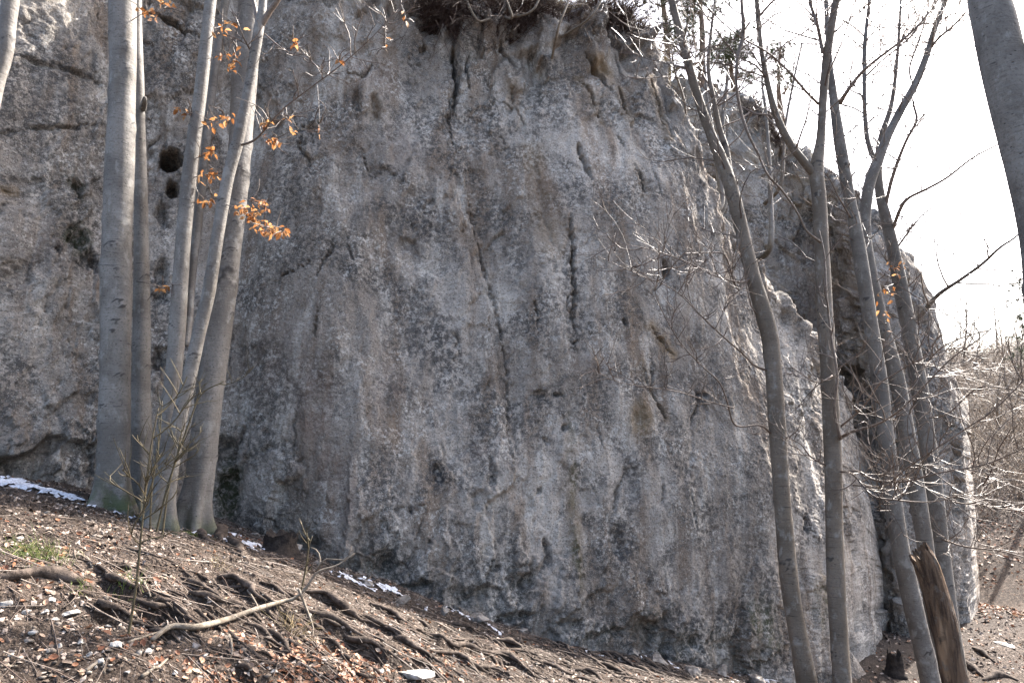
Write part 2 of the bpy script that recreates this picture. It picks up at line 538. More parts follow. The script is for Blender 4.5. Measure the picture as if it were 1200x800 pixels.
def coarse(fn, k):
    """Evaluate a smooth field on every k-th row and column of the wall and interpolate."""
    r = np.unique(np.append(np.arange(0, NR, k), NR - 1))
    c = np.unique(np.append(np.arange(0, NCs, k), NCs - 1))
    sub = S[np.ix_(r, c)].reshape(-1, 3).astype(np.float32)
    F = np.asarray(fn(sub)).reshape(len(r), len(c), -1)
    ri = np.clip(np.searchsorted(r, np.arange(NR), side='right') - 1, 0, len(r) - 2)
    rt = ((np.arange(NR) - r[ri]) / (r[ri + 1] - r[ri]))[:, None, None].astype(np.float32)
    F = F[ri] * (1 - rt) + F[ri + 1] * rt
    ci = np.clip(np.searchsorted(c, np.arange(NCs), side='right') - 1, 0, len(c) - 2)
    ct = ((np.arange(NCs) - c[ci]) / (c[ci + 1] - c[ci]))[None, :, None].astype(np.float32)
    F = F[:, ci] * (1 - ct) + F[:, ci + 1] * ct
    F = F.reshape(NR * NCs, -1)
    return F[:, 0] if F.shape[1] == 1 else F

def warp3(P, f, o=0):
    return np.stack([perlin(P * f + 1 + o), perlin(P * f + 31 + o), perlin(P * f + 57 + o)], 1)
def on_wall(px, py):
    """Point of the bare wall seen at a photograph pixel."""
    d = (WX - px) ** 2 + (WY - py) ** 2
    k = np.argpartition(d, 12)[:12]
    return WP[k[np.argmin(WP[k, 1] * .5 + np.sqrt(d[k]))]]

def poly_dist(Q, line):
    """Distance of points Q to a 3D polyline and the position 0..1 along it."""
    best = np.full(len(Q), 1e9); par = np.zeros(len(Q))
    m = len(line) - 1
    for k in range(m):
        a, b = line[k], line[k + 1]
        ab = b - a
        t = np.clip((Q - a) @ ab / (ab @ ab + 1e-9), 0, 1)
        d = np.linalg.norm(Q - (a + t[:, None] * ab), axis=1)
        u = d < best
        best[u] = d[u]; par[u] = (k + t[u]) / m
    return best, par

def begin_wall(net, foot, colw, rowspan, rough_all):
    """Lay out one wall and give it its forms; features are cut into it afterwards."""
    global S, rpar, cpar, NR, NCs, CP, CPf, rowp, colp, NRM, WP, WX, WY, disp, A, hgt, JP, XORD, XSRT
    fx, mx = project(foot)[0], project(net[3])[0]
    colspan = [max(8, int(colw(k) * (abs(fx[k + 1] - fx[k]) + abs(mx[k + 1] - mx[k])) / 2)) for k in range(len(foot) - 1)]
    S1, cpar = resample(net, 1, colspan)
    S, rpar = resample(S1, 0, rowspan)
    NR, NCs = S.shape[:2]
    CP = S.reshape(-1, 3)                        # base surface
    rowp = np.repeat(rpar, NCs)
    colp = np.tile(cpar, NR)
    dU = np.gradient(S, axis=1); dV = np.gradient(S, axis=0)
    NRM = np.cross(dU, dV)
    NRM /= np.linalg.norm(NRM, axis=2)[..., None] + 1e-9
    NRM = NRM.reshape(-1, 3)                     # outward (towards the open side)
    if (NRM[len(NRM) // 2] @ np.array((0, -1, 0))) < 0:
        NRM = -NRM
    CPX, CPY = project(CP)
    WP = S[rpar < 7.2][::2, ::2].reshape(-1, 3)
    WX, WY = project(WP)

    disp = np.zeros(len(CP), np.float32)
    A = {k: np.zeros(len(CP), np.float32) for k in ('ochre', 'rust', 'dark', 'moss')}
    CPf = CP.astype(np.float32)
    hgt = np.clip((rowp - 1) / 5, 0, 1.3)        # 0 foot .. 1 rim

    # broad forms, ribs and flutes
    disp += coarse(lambda P: .16 * fbm(P * (.45, .45, .30), 3) + .10 * fbm(P * (1.5, 1.5, .42) + 3.1, 4), 5)
    disp += coarse(lambda P: .040 * fbm(P @ SK.T * (3.0, 3.0, .6) + 9, 3, ridged=True), 3)
    rough = coarse(lambda P: .28 + .8 * fbm(P * .55 + 40, 3), 8)
    rough = np.clip(rough, .08, 1)
    calm = 0 if rough_all > .5 else sm(10.6, 11.6, colp) * sm(14.4, 13.4, colp) * sm(.90, .62, hgt)
    rough = rough * (1 - .55 * calm)
    rough = np.maximum(rough, np.clip(1.25 * sm(.80, 1.0, hgt), 0, 1))                       # loose rock under the rim
    rough = np.maximum(rough, sm(.17, .03, hgt) * .95)                                       # broken foot
    rough = np.maximum(rough, rough_all)
    # angular breaks: each cell a tilted facet
    disp += rough * coarse(lambda P: worley((P + .16 * warp3(P, 2.2) + .05 * warp3(P, 7)) @ SK.T * (1.4, 1.4, .8))[3] * (.12 if rough_all < .5 else .17), 2)
    disp += (.12 + .9 * rough) * (1 - .5 * calm) * coarse(lambda P: worley((P + .06 * warp3(P, 5)) @ SK.T * (4.4, 4.4, 2.7) + 9)[3] * .060, 2)
    # grain
    n4 = fbm(CPf @ SK.T * (7, 7, 5.0), 4, .60)
    disp += (.40 + .75 * rough) * .046 * n4
    n5 = fbm(CPf * 30, 2, .6)
    disp += .014 * n5 * (.7 + .6 * rough)
    pit = fbm(CPf @ SK.T * (12, 12, 7) + 77, 3)
    disp -= .032 * sm(.22, .55, pit) * (.35 + rough)
    # short slanting cracks scattered over the face
    cwarp = coarse(lambda P: P + .12 * np.stack([fbm(P * 4 + 5, 3), fbm(P * 4 + 25, 3), fbm(P * 4 + 45, 3)], 1), 2)
    ck = np.abs(perlin(cwarp @ SK.T * (1.6, 1.6, .45) + 8.8))
    cmk = coarse(lambda P: sm(.20, .42, fbm(P * 1.5 + 61, 2)), 6)
    disp -= .06 * sm(.035, 0, ck) * cmk
    A['dark'] += .5 * sm(.04, .01, ck) * cmk
    disp += sm(.62, .96, hgt) * sm(1.3, 1.05, hgt) * (.4 if rough_all > .5 else .8 * sm(13.6, 12.2, colp)) * coarse(lambda P: worley((P + .1 * warp3(P, 3) + .04 * warp3(P, 9)) @ SK.T * (2.3, 2.3, 1.4) + 3)[3] * .34, 2)
    if rough_all > .5:
        disp *= 1 - .6 * sm(6.3, 7.6, colp)
    jag = coarse(lambda P: .055 * np.stack([fbm(P * 6 + 1, 3), fbm(P * 6 + 21, 3), fbm(P * 6 + 41, 3)], 1), 2)
    JP = CPf + jag + .028 * coarse(lambda P: warp3(P, 25), 2)

    XORD = np.argsort(CP[:, 0])
    XSRT = CP[XORD, 0]

def near(line, r):
    lo, hi = line.min(0) - r, line.max(0) + r
    k = XORD[np.searchsorted(XSRT, lo[0]):np.searchsorted(XSRT, hi[0])]
    q = CP[k]
    return k[(q[:, 1] > lo[1]) & (q[:, 1] < hi[1]) & (q[:, 2] > lo[2]) & (q[:, 2] < hi[2])]

def crack(pts, width, depth, taper=True, stain_tone=0.5, step=0.0, stepw=.4, ochre=0.0):
    line = np.array([on_wall(*p) for p in pts])
    width, depth, stain_tone = width * .72, depth * .62, stain_tone * .75
    idx = near(line, max(width * 4, stepw * 1.3 if step else 0) + .15)
    d, u = poly_dist(JP[idx], line)
    tp = np.sin(np.clip(u, .04, .96) * math.pi) ** .5 if taper else 1.0
    prof = sm(1.0, 0.15, d / (width * tp + 1e-4))
    disp[idx] -= depth * prof * tp
    A['dark'][idx] = np.maximum(A['dark'][idx], stain_tone * sm(2.2, .4, d / width) * tp)  # darker colour along the line of the crack
    if ochre:
        A['ochre'][idx] = np.maximum(A['ochre'][idx], ochre * sm(4.0, .5, d / width))
    if step:
        ax = line[-1] - line[0]
        side = np.cross(ax / np.linalg.norm(ax), NRM[idx])
        rel = JP[idx] - (line[0] + np.outer(u, ax))
        sgn = -np.sign((rel * side).sum(1))
        amt = np.where(sgn > 0, sm(stepw, 0, d), 0) * np.sin(np.clip(u, 0.02, .98) * math.pi) ** .4
        disp[idx] -= step * amt

def hole(px, py, rx, ry, depth, stain_tone=.6, ochre=0.0, moss=0.0, rot=0.0, flat=0.35):
    c = on_wall(px, py)
    s = c[1] / FPX
    idx = near(c[None], max(rx, ry) * s * 2.4 + .1)
    q = JP[idx] - c
    ex = q @ np.array((.9, .44, 0)); ez = q[:, 2]
    cx, sx = math.cos(rot), math.sin(rot)
    ex, ez = ex * cx + ez * sx, -ex * sx + ez * cx
    d = np.sqrt((ex / (rx * s)) ** 2 + (ez / (ry * s)) ** 2)
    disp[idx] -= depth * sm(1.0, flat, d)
    for k, v in (('dark', stain_tone), ('ochre', ochre), ('moss', moss)):  # the hollow is coloured darker towards its middle
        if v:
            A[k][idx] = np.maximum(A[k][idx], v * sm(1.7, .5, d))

def stain_tone(kind, px, py, rx, ry, amount):
    c = on_wall(px, py)
    s = c[1] / FPX
    idx = near(c[None], max(rx, ry) * s * 1.6 + .05)
    q = JP[idx] - c
    d = np.sqrt(((q @ np.array((.9, .44, 0))) / (rx * s)) ** 2 + (q[:, 2] / (ry * s)) ** 2)
    br = .5 + .9 * fbm(CPf[idx] * (9, 9, 3.5), 3)
    A[kind][idx] = np.maximum(A[kind][idx], min(1, amount * 1.25) * sm(1.15, .25, d) * np.clip(br, 0, 1))


net, foot = control_net(FOOT, RIM, BUL, RISE)
begin_wall(net, foot, lambda k: .25 if k < 2 else .76, (6, 126, 130, 126, 100, 48, 32, 14, 6), 0.0)
# the round cave left of the stems with the slot under it
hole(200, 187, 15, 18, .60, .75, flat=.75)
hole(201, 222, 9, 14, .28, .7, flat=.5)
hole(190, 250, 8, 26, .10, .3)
# main groove and the step beside it
crack([(546, 215), (553, 245), (566, 300), (580, 352), (592, 400), (598, 450), (599, 545)], .040, .09, True, .25, .12, .6)
crack([(531, 5), (533, 60), (534, 100), (529, 140)], .07, .40, True, .7)
crack([(550, 62), (546, 85), (553, 118)], .035, .22, True, .6)
crack([(528, 105), (527, 135), (532, 175)], .04, .15)
crack([(575, 40), (590, 65), (605, 90)], .05, .16)
crack([(572, 115), (596, 124), (610, 138), (619, 153)], .03, .14, True, .6)
crack([(600, 100), (600, 122)], .06, .12, True, .3, ochre=.5)
crack([(674, 165), (680, 185), (690, 215)], .065, .26, True, .5)
crack([(666, 250), (667, 285)], .03, .12)
crack([(668, 262), (671, 310), (673, 386)], .055, .24, True, .75)
crack([(627, 345), (629, 392)], .035, .14, True, .7)
crack([(622, 180), (632, 215), (640, 255), (645, 290)], .10, .07, True, .15, ochre=.45)
crack([(683, 60), (698, 88), (715, 112)], .08, .30, True, .7)
hole(705, 84, 16, 12, .10, .3, .9, 0, -.6, .1)
crack([(715, 95), (728, 118), (738, 142)], .05, .20, True, .5, ochre=.4)
crack([(677, 92), (692, 115), (705, 145)], .04, .14, True, .5, ochre=.4)
crack([(740, 195), (748, 215), (752, 232)], .05, .18, True, .5, ochre=.35)
crack([(722, 155), (732, 180)], .04, .14)
crack([(755, 90), (768, 125), (780, 165)], .05, .16, True, .4, ochre=.5)
hole(418, 118, 6, 22, .10, .4)
hole(441, 125, 8, 24, .09, .25, .35)
crack([(405, 85), (425, 92), (440, 75)], .05, .12)
crack([(372, 330), (384, 296), (392, 280)], .04, .12, True, .5)
crack([(322, 335), (340, 322), (362, 310), (380, 288)], .03, .12, True, .5)
crack([(374, 360), (372, 405)], .03, .12, True, .6)
crack([(295, 488), (282, 512), (272, 530), (277, 560), (279, 600)], .05, .20, True, .8)
hole(268, 575, 12, 34, .22, .7, 0, .75)
hole(262, 530, 16, 22, .12, .8, 0, .1)
crack([(405, 270), (412, 300), (418, 322)], .03, .10)
crack([(360, 140), (352, 170), (368, 205)], .04, .12, True, .55)
crack([(338, 120), (350, 150), (355, 170)], .03, .10)
crack([(426, 175), (430, 200)], .03, .1)
# left wall breaks
crack([(-20, 160), (30, 152), (75, 150), (112, 147)], .05, .10, True, .35)
crack([(160, 10), (185, 22), (215, 38), (235, 48)], .07, .22, True, .7)
crack([(10, 62), (50, 78), (90, 90), (122, 100)], .09, .10, True, .7)
hole(89, 220, 7, 14, .12, .5, .2, .3, .4)
hole(92, 282, 12, 17, .16, .6, 0, .6)
hole(103, 305, 14, 16, .10, .95)
hole(64, 294, 4, 4, .05, .6)
crack([(0, 310), (20, 305)], .02, .06, True, .4, ochre=.5)
crack([(0, 222), (20, 224)], .03, .06, True, .3, ochre=.6)
hole(190, 320, 9, 26, .12, .8)
hole(190, 345, 12, 14, .10, .6)
hole(185, 420, 8, 18, .1, .5)
crack([(100, 270), (108, 300), (112, 330)], .05, .1, True, .6)
# right part of the main face
hole(779, 318, 6, 16, .18, .7)
crack([(762, 382), (776, 398), (790, 415)], .05, .16, True, .3, ochre=.7)
crack([(752, 425), (762, 455), (776, 480), (779, 492)], .04, .16, True, .6, ochre=.3)
hole(750, 490, 13, 20, .07, .2, .6, .15, -.3, .1)
hole(655, 462, 6, 4, .06, .9); hole(634, 464, 9, 9, .06, .55)
hole(661, 500, 6, 6, .08, .8); hole(640, 515, 5, 5, .05, .7)
hole(731, 378, 4, 4, .06, .6); hole(673, 400, 3, 3, .05, .6)
hole(514, 556, 7, 16, .10, .9)
hole(480, 600, 4, 7, .06, .8); hole(504, 633, 3, 3, .05, .8); hole(575, 661, 3, 5, .06, .9); hole(583, 664, 5, 5, .06, .9); hole(640, 652, 6, 16, .09, .7)
hole(574, 556, 5, 24, .07, .5)
hole(640, 640, 4, 9, .05, .7); hole(634, 573, 4, 4, .04, .7)
crack([(735, 550), (722, 575), (717, 605)], .05, .12, True, .7)
hole(724, 635, 14, 24, .10, .8)
hole(738, 565, 12, 30, .06, .75)
crack([(770, 560), (776, 600)], .04, .08)
crack([(905, 600), (912, 650), (915, 690)], .05, .15, True, .5)
hole(945, 612, 4, 12, .12, .9)
# hollows along the foot
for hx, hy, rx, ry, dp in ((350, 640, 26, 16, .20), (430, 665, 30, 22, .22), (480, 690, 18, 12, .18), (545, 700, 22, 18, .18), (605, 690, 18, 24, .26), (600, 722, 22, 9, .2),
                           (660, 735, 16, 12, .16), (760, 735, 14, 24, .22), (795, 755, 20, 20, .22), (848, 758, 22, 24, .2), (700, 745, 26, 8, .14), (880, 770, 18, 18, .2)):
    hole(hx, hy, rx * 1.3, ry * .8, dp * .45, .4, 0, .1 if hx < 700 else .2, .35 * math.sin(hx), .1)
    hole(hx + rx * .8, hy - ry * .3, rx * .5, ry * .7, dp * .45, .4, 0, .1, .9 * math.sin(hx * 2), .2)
# stains; dark ones along the foot paint in shade under the overhang
for k, px, py, rx, ry, am in (
        ('rust', 375, 500, 28, 110, .8), ('rust', 400, 575, 24, 80, .6), ('rust', 455, 470, 22, 70, .5), ('ochre', 460, 500, 10, 40, .35), ('ochre', 480, 540, 16, 14, .35), ('rust', 555, 530, 22, 14, .5),
        ('rust', 545, 490, 16, 14, .4), ('rust', 470, 170, 36, 40, .5), ('rust', 640, 230, 18, 60, .6), ('rust', 440, 90, 40, 30, .5), ('rust', 600, 110, 14, 30, .5), ('rust', 130, 300, 30, 90, .5),
        ('dark', 500, 390, 62, 110, .75), ('dark', 490, 255, 60, 60, .6), ('dark', 615, 340, 36, 90, .6), ('dark', 560, 560, 20, 60, .2), ('dark', 660, 560, 14, 70, .35), ('dark', 40, 110, 70, 70, .7), ('dark', 110, 60, 60, 50, .5),
        ('dark', 700, 640, 16, 60, .3), ('dark', 730, 600, 34, 60, .45), ('dark', 850, 640, 70, 60, .6), ('dark', 830, 720, 100, 50, .75), ('dark', 450, 690, 80, 34, .75), ('dark', 620, 725, 70, 26, .6),
        ('moss', 672, 560, 7, 60, .45), ('moss', 676, 640, 9, 60, .5), ('moss', 668, 500, 6, 30, .4), ('ochre', 672, 590, 12, 100, .45), ('moss', 890, 725, 26, 30, .8), ('moss', 905, 745, 20, 24, .6), ('moss', 960, 710, 20, 40, .5),
        ('moss', 430, 672, 40, 20, .35), ('dark', 60, 500, 80, 50, .4), ('ochre', 960, 690, 14, 40, .4), ('rust', 800, 370, 40, 20, .3), ('dark', 850, 440, 40, 40, .5), ('dark', 30, 560, 90, 16, .6), ('moss', 130, 570, 14, 26, .7),
        ('rust', 40, 300, 40, 60, .35), ('dark', 690, 240, 30, 80, .35), ('dark', 400, 330, 40, 60, .35), ('rust', 700, 430, 50, 20, .3), ('dark', 300, 80, 30, 70, .4), ('rust', 330, 420, 60, 70, .45)):
    stain_tone(k, px, py, rx, ry, am)

def finish_wall(name, label):
    # earth and moss on the top shelf
    A['moss'] = np.maximum(A['moss'], sm(6.15, 6.6, rowp) * .5)
    A['dark'] = np.maximum(A['dark'], sm(6.0, 6.4, rowp) * .7)
    V = CP + NRM * (disp * (sm(9.2, 7.6, rowp) * .9 + .1))[:, None]
    ii = (np.arange(NR - 1)[:, None] * NCs + np.arange(NCs - 1)[None, :]).reshape(-1)
    o = mesh_object(name, V, [np.stack([ii, ii + 1, ii + NCs + 1, ii + NCs], 1)], M['rock'], attrs=A)
    tag(o, label, 'cliff', kind='structure')
    return V, rowp, colp
CV1, rowp1, colp1 = finish_wall('cliff', 'tall grey limestone cliff face with cracks, hollows and lichen')
net_r, foot_r = control_net(FOOT_R, RIM_R, BUL_R, RISE_R)
begin_wall(net_r, foot_r, lambda k: .78 if 1 < k < 8 else .22, (5, 90, 105, 105, 90, 40, 24, 10, 6), .75)
crack([(1115, 400), (1118, 470), (1117, 540), (1122, 600)], .05, .22, True, .5)
crack([(1050, 480), (1060, 540), (1070, 620)], .08, .22, True, .4)
crack([(1085, 560), (1098, 640), (1105, 700)], .06, .16, True, .3)
crack([(1002, 300), (1012, 345), (1018, 380)], .08, .25, True, .6)
crack([(960, 240), (975, 290), (985, 340)], .08, .25, True, .5)
hole(1000, 445, 16, 20, .3, .6)
stain_tone('rust', 1000, 330, 40, 90, .5); stain_tone('dark', 940, 260, 50, 60, .5); stain_tone('dark', 1060, 600, 20, 80, .5)
CV2, rowp2, colp2 = finish_wall('rear_cliff', 'rounded grey limestone buttress set back behind the main face')
CV = np.vstack([CV1, CV2])
FOOTLINE = np.vstack([foot[:17], foot_r[5:9]])

# ------------------------------------------------------------------ ground
G_PTS = [(f[0], f[1], f[2]) for f in FOOTLINE] + [(6, 7.5, CAM_Z - 3.35), (7.4, 9.8, CAM_Z - 3.2), (10.5, 9, CAM_Z - 3.7), (11, 13.5, CAM_Z - 3.1), (9.5, 11.5, CAM_Z - 3.1), (5.6, 10.2, CAM_Z - 3.25)]
G_PTS = np.array(G_PTS + [tuple(at(*p)) for p in ((122, 598, 6.5), (165, 596, 6.45), (190, 594, 6.25), (226, 590, 6.7), (60, 592, 6.4), (250, 622, 6.3))])

def plane(x, y):
    fx = x - np.logaddexp(0, (x - 4.5) * 2) / 2
    fx = fx + np.logaddexp(0, (-7 - x)) * .8
    fy = y - np.logaddexp(0, (y - 12))
    fy = np.maximum(fy, -8)
    return -.327 * fx - .0395 * fy
_gres = G_PTS[:, 2] - plane(G_PTS[:, 0], G_PTS[:, 1])

def zbase(x, y):
    z = plane(x, y)
    num = 0; den = .12
    for (gx, gy, _), r in zip(G_PTS, _gres):
        w = np.exp(-((x - gx) ** 2 + (y - gy) ** 2) / (2 * 1.0 ** 2))
        num = num + w * r; den = den + w
    z = z + num / den
    q = x * .60 + y * .80
    rise = np.clip(q - 18.5, 0, None)
    z = z + .34 * 40 * np.tanh(rise / 40) * sm(0, 5, rise)
    return z

CARVE = []

def zg(x, y):
    x = np.atleast_1d(np.asarray(x, float)); y = np.atleast_1d(np.asarray(y, float))
    P = np.stack([x, y, np.zeros_like(x)], 1)
    r = np.hypot(x, y)
    z = zbase(x, y) + .10 * fbm(P * .5 + 3, 3)
    # little terraces that run down the slope
    a = P @ np.array(((.85, -.5, 0), (.5, .85, 0), (0, 0, 1.0)))
    near_ = sm(16, 8, r)
    z = z + near_ * (.085 * fbm(a * (.9, 2.6, 1) + 5, 4) + .038 * fbm(a * (4, 8, 1), 3) + .022 * fbm(P * 21, 3, .65))
    # soil washed out on the open side of each root
    for line, dep, lo, hi in CARVE:
        k = np.nonzero((x > lo[0]) & (x < hi[0]) & (y > lo[1]) & (y < hi[1]))[0]
        if len(k):
            d, u = poly_dist(P[k], line)
            ly = np.interp(x[k], line[:, 0], line[:, 1])
            endf = np.sin(np.clip(u, .02, .98) * math.pi) ** .5
            front = sm(.02, -.03, y[k] - ly)
            z[k] += endf * dep * (.35 * np.exp(-(d / .10) ** 2) * (1 - front) - front * np.exp(-(d / .13) ** 2))
    return z

def g1(x, y):
    return float(zg([x], [y])[0])

def on_ground(px, py):
    o = np.array((0, 0, CAM_Z))
    r = at(px, py, 1.0) - o
    t = np.linspace(1.5, 30, 1500)
    P = o + r * t[:, None]
    z = zg(P[:, 0], P[:, 1])
    k = np.nonzero(P[:, 2] < z)[0]
    k = k[0] if len(k) else len(t) - 1
    p = P[k].copy()
    p[2] = z[k]
    return p

ROOTS = [([(251, 676), (275, 685), (295, 694), (322, 712)], 11), ([(355, 691), (380, 699), (402, 712), (430, 727), (448, 737)], 12), ([(452, 739), (480, 755), (512, 778)], 9),
         ([(347, 709), (375, 727), (400, 742), (420, 752), (442, 762), (458, 773)], 8), ([(365, 722), (378, 738), (393, 757)], 5), ([(217, 697), (245, 707), (270, 715), (298, 721)], 10), ([(180, 706), (202, 715), (224, 728)], 8),
         ([(180, 734), (195, 740), (208, 745)], 8), ([(315, 744), (335, 752), (346, 768)], 6), ([(277, 781), (290, 788), (302, 794)], 7), ([(118, 675), (144, 686), (165, 695)], 11), ([(108, 711), (130, 715), (149, 721)], 12), ([(126, 657), (142, 664), (158, 671)], 6),
         ([(160, 703), (180, 708), (202, 715)], 9), ([(558, 760), (596, 773), (640, 798)], 7), ([(578, 750), (598, 756), (618, 765)], 7), ([(556, 780), (580, 788), (600, 796)], 6), ([(670, 783), (686, 786), (702, 791)], 7), ([(650, 752), (664, 760), (682, 771)], 5),
         ([(806, 784), (832, 790), (862, 798)], 6), ([(473, 727), (517, 750), (553, 764), (593, 772), (642, 799)], 7), ([(521, 729), (545, 735), (564, 742)], 7), ([(400, 740), (427, 754), (455, 772)], 9), ([(543, 776), (562, 784), (582, 791)], 6), ([(477, 735), (500, 745), (524, 756)], 5),
         ([(280, 700), (310, 716), (330, 738)], 5), ([(300, 680), (330, 694), (352, 706)], 5), ([(90, 655), (120, 668), (150, 690)], 4), ([(380, 745), (396, 762), (410, 780)], 4), ([(700, 762), (730, 775), (765, 792)], 5), ([(620, 742), (650, 756), (690, 778)], 4),
         ([(330, 720), (350, 742), (362, 760)], 4), ([(430, 705), (460, 720), (490, 738)], 6), ([(690, 775), (720, 785), (745, 797)], 5), ([(745, 772), (780, 782), (815, 797)], 4), ([(480, 772), (500, 782), (520, 796)], 5),
         ([(230, 715), (250, 726), (262, 742)], 5), ([(140, 640), (175, 655), (215, 672), (245, 690)], 4), ([(205, 665), (240, 680), (270, 700)], 4), ([(520, 745), (560, 756), (600, 770)], 4), ([(590, 745), (630, 752), (668, 768)], 4), ([(300, 735), (330, 755), (350, 780)], 6), ([(215, 676), (240, 690), (262, 702)], 7), ([(420, 720), (455, 738), (480, 752)], 7), ([(500, 760), (540, 775), (575, 796)], 7), ([(620, 770), (650, 782), (690, 798)], 6)]
def set_carve():
    lines = []
    for pts, w in ROOTS:
        G = np.array([on_ground(*p) for p in pts]) * (1, 1, 0)
        if G[-1, 0] < G[0, 0]:
            G = G[::-1]
        lines.append((G, min(.07, .0065 * w), G.min(0) - .45, G.max(0) + .45))
    CARVE.extend(lines)
set_carve()

def axis(fine0, fine1, step, lo, hi):
    a = [fine0]
    s = step
    while a[-1] > lo:
        s *= 1.16; a.append(a[-1] - s)
    b = [fine1]
    s = step
    while b[-1] < hi:
        s *= 1.14; b.append(b[-1] + s)
    return np.array(a[::-1] + list(np.arange(fine0 + step, fine1 - step / 2, step)) + b)
gx = axis(-5.2, 4.4, .028, -90, 160)
gy = axis(2.6, 9.7, .027, -40, 190)
GX, GY = np.meshgrid(gx, gy)
gz = zg(GX.ravel(), GY.ravel())
GVv = np.stack([GX.ravel(), GY.ravel(), gz], 1)
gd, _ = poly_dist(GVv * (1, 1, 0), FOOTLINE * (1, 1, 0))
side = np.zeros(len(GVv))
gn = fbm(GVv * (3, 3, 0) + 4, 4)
umber = sm(1.3, .2, gd + .35 * gn) * .8  # soil turns darker brown towards the foot of the wall
mossg = np.zeros(len(GVv))
for px, py, d, r in ((190, 634, 6.5, .34), (170, 628, 6.6, .25), (215, 640, 6.4, .3)):
    c = at(px, py, d)
    mossg = np.maximum(mossg, sm(1.2, .3, np.hypot(GVv[:, 0] - c[0], GVv[:, 1] - c[1]) / r + .5 * gn))
W_ = len(gx); H_ = len(gy)
gi = (np.arange(H_ - 1)[:, None] * W_ + np.arange(W_ - 1)[None, :]).reshape(-1)
GF = np.stack([gi, gi + 1, gi + W_ + 1, gi + W_], 1)
ground = mesh_object('ground', GVv, [GF], M['soil'], attrs={'moss': mossg, 'umber': umber})
tag(ground, 'steep brown woodland slope below the cliff', 'ground', kind='structure')

# old snow lying in the shade along the foot of the wall
sn = .8 * fbm(GVv * (2.6, 2.6, 0) + 14, 3) + 2.3 * fbm(GVv * (24, 24, 0) + 2, 2, .75)
zone = np.zeros(len(GVv))
for px, py, d, rx, ry, am in ((40, 585, 6.45, .75, .32, .95), (85, 590, 6.5, .45, .3, .7), (110, 612, 6.2, .5, .2, .45), (235, 632, 6.75, .32, .22, .85), (262, 640, 6.7, .28, .25, .9), (275, 618, 7.4, .25, .18, .9), (250, 665, 6.2, .4, .18, .5), (355, 660, 7.1, .3, .2, .6), (415, 690, 7.0, .35, .25, .75),
                              (480, 718, 7.2, .5, .2, .6), (620, 740, 7.75, .5, .15, .5), (700, 760, 8.2, .5, .15, .55), (880, 797, 9.5, .5, .25, .9), (920, 800, 9.9, .35, .3, .9), (1050, 750, 11.6, .6, .6, .6), (1100, 785, 10.8, .8, .5, .5), (150, 640, 6.0, .4, .14, .35), (170, 615, 6.3, .5, .2, .7), (215, 622, 6.4, .4, .22, .8), (262, 632, 6.6, .4, .25, .9), (305, 645, 6.9, .4, .25, .75), (335, 655, 7.0, .3, .2, .75), (560, 728, 7.6, .5, .18, .75), (770, 772, 8.6, .5, .18, .75), (450, 702, 7.25, .5, .2, .8), (130, 608, 6.2, .5, .2, .6), (840, 788, 8.9, .4, .18, .75)):
    c = at(px, py, d)
    zone = np.maximum(zone, am * sm(1.35, .2, np.hypot((GVv[:, 0] - c[0]) / rx, (GVv[:, 1] - c[1]) / ry)))
smask = zone * 1.0 + sn * .55 - .50
smask[(GVv[:, 0] > 4.35) | (GVv[:, 1] > 9.6) | (GVv[:, 0] < -5.15)] = -1
keep = (smask.reshape(H_, W_) > 0)
fk = keep[:-1, :-1] & keep[1:, :-1] & keep[:-1, 1:] & keep[1:, 1:]
SF = GF[fk.ravel()]
uniq, inv = np.unique(SF, return_inverse=True)
SV = GVv[uniq].copy()
SV[:, 2] += .003 + .035 * np.clip(smask[uniq], 0, .5)
snow = mesh_object('snow_patches', SV, [inv.reshape(-1, 4)], M['snow'])
tag(snow, 'thin patchy old snow lying along the shaded cliff foot', 'snow', kind='stuff')
#MORE
# ------------------------------------------------------------------ placing on the ground
def batch_curves(S0, D, L, r, bend, nseg=4, sides=3, taper=.85):
    """N thin curved stems in one go -> V, Q."""
    S0 = np.asarray(S0, float); D = np.asarray(D, float)
    N = len(S0)
    L = np.broadcast_to(np.asarray(L, float), (N,)); r = np.broadcast_to(np.asarray(r, float), (N,))
    D = D / (np.linalg.norm(D, axis=1)[:, None] + 1e-9)
    t = np.linspace(0, 1, nseg + 1)
    P = S0[:, None] + D[:, None] * (L[:, None] * t)[..., None] + bend[:, None] * (L[:, None] * t ** 2)[..., None]
    ref = np.where(np.abs(D[:, 2:3]) < .8, np.array((0, 0, 1.0)), np.array((1.0, 0, 0)))
    Aa = np.cross(D, ref); Aa /= np.linalg.norm(Aa, axis=1)[:, None] + 1e-9
    Bb = np.cross(D, Aa)
    th = np.linspace(0, 2 * math.pi, sides, endpoint=False)
    ring = np.cos(th)[None, :, None] * Aa[:, None] + np.sin(th)[None, :, None] * Bb[:, None]
    rr = r[:, None] * (1 - taper * t)
    V = P[:, :, None] + rr[..., None, None] * ring[:, None]
    V = V.reshape(-1, 3)
    per = (nseg + 1) * sides
    i = np.arange(nseg)[:, None] * sides; j = np.arange(sides)[None]
    q = np.stack([i + j, i + (j + 1) % sides, i + sides + (j + 1) % sides, i + sides + j], -1).reshape(-1, 4)
    Q = (np.arange(N)[:, None, None] * per + q[None]).reshape(-1, 4)
    return V, Q


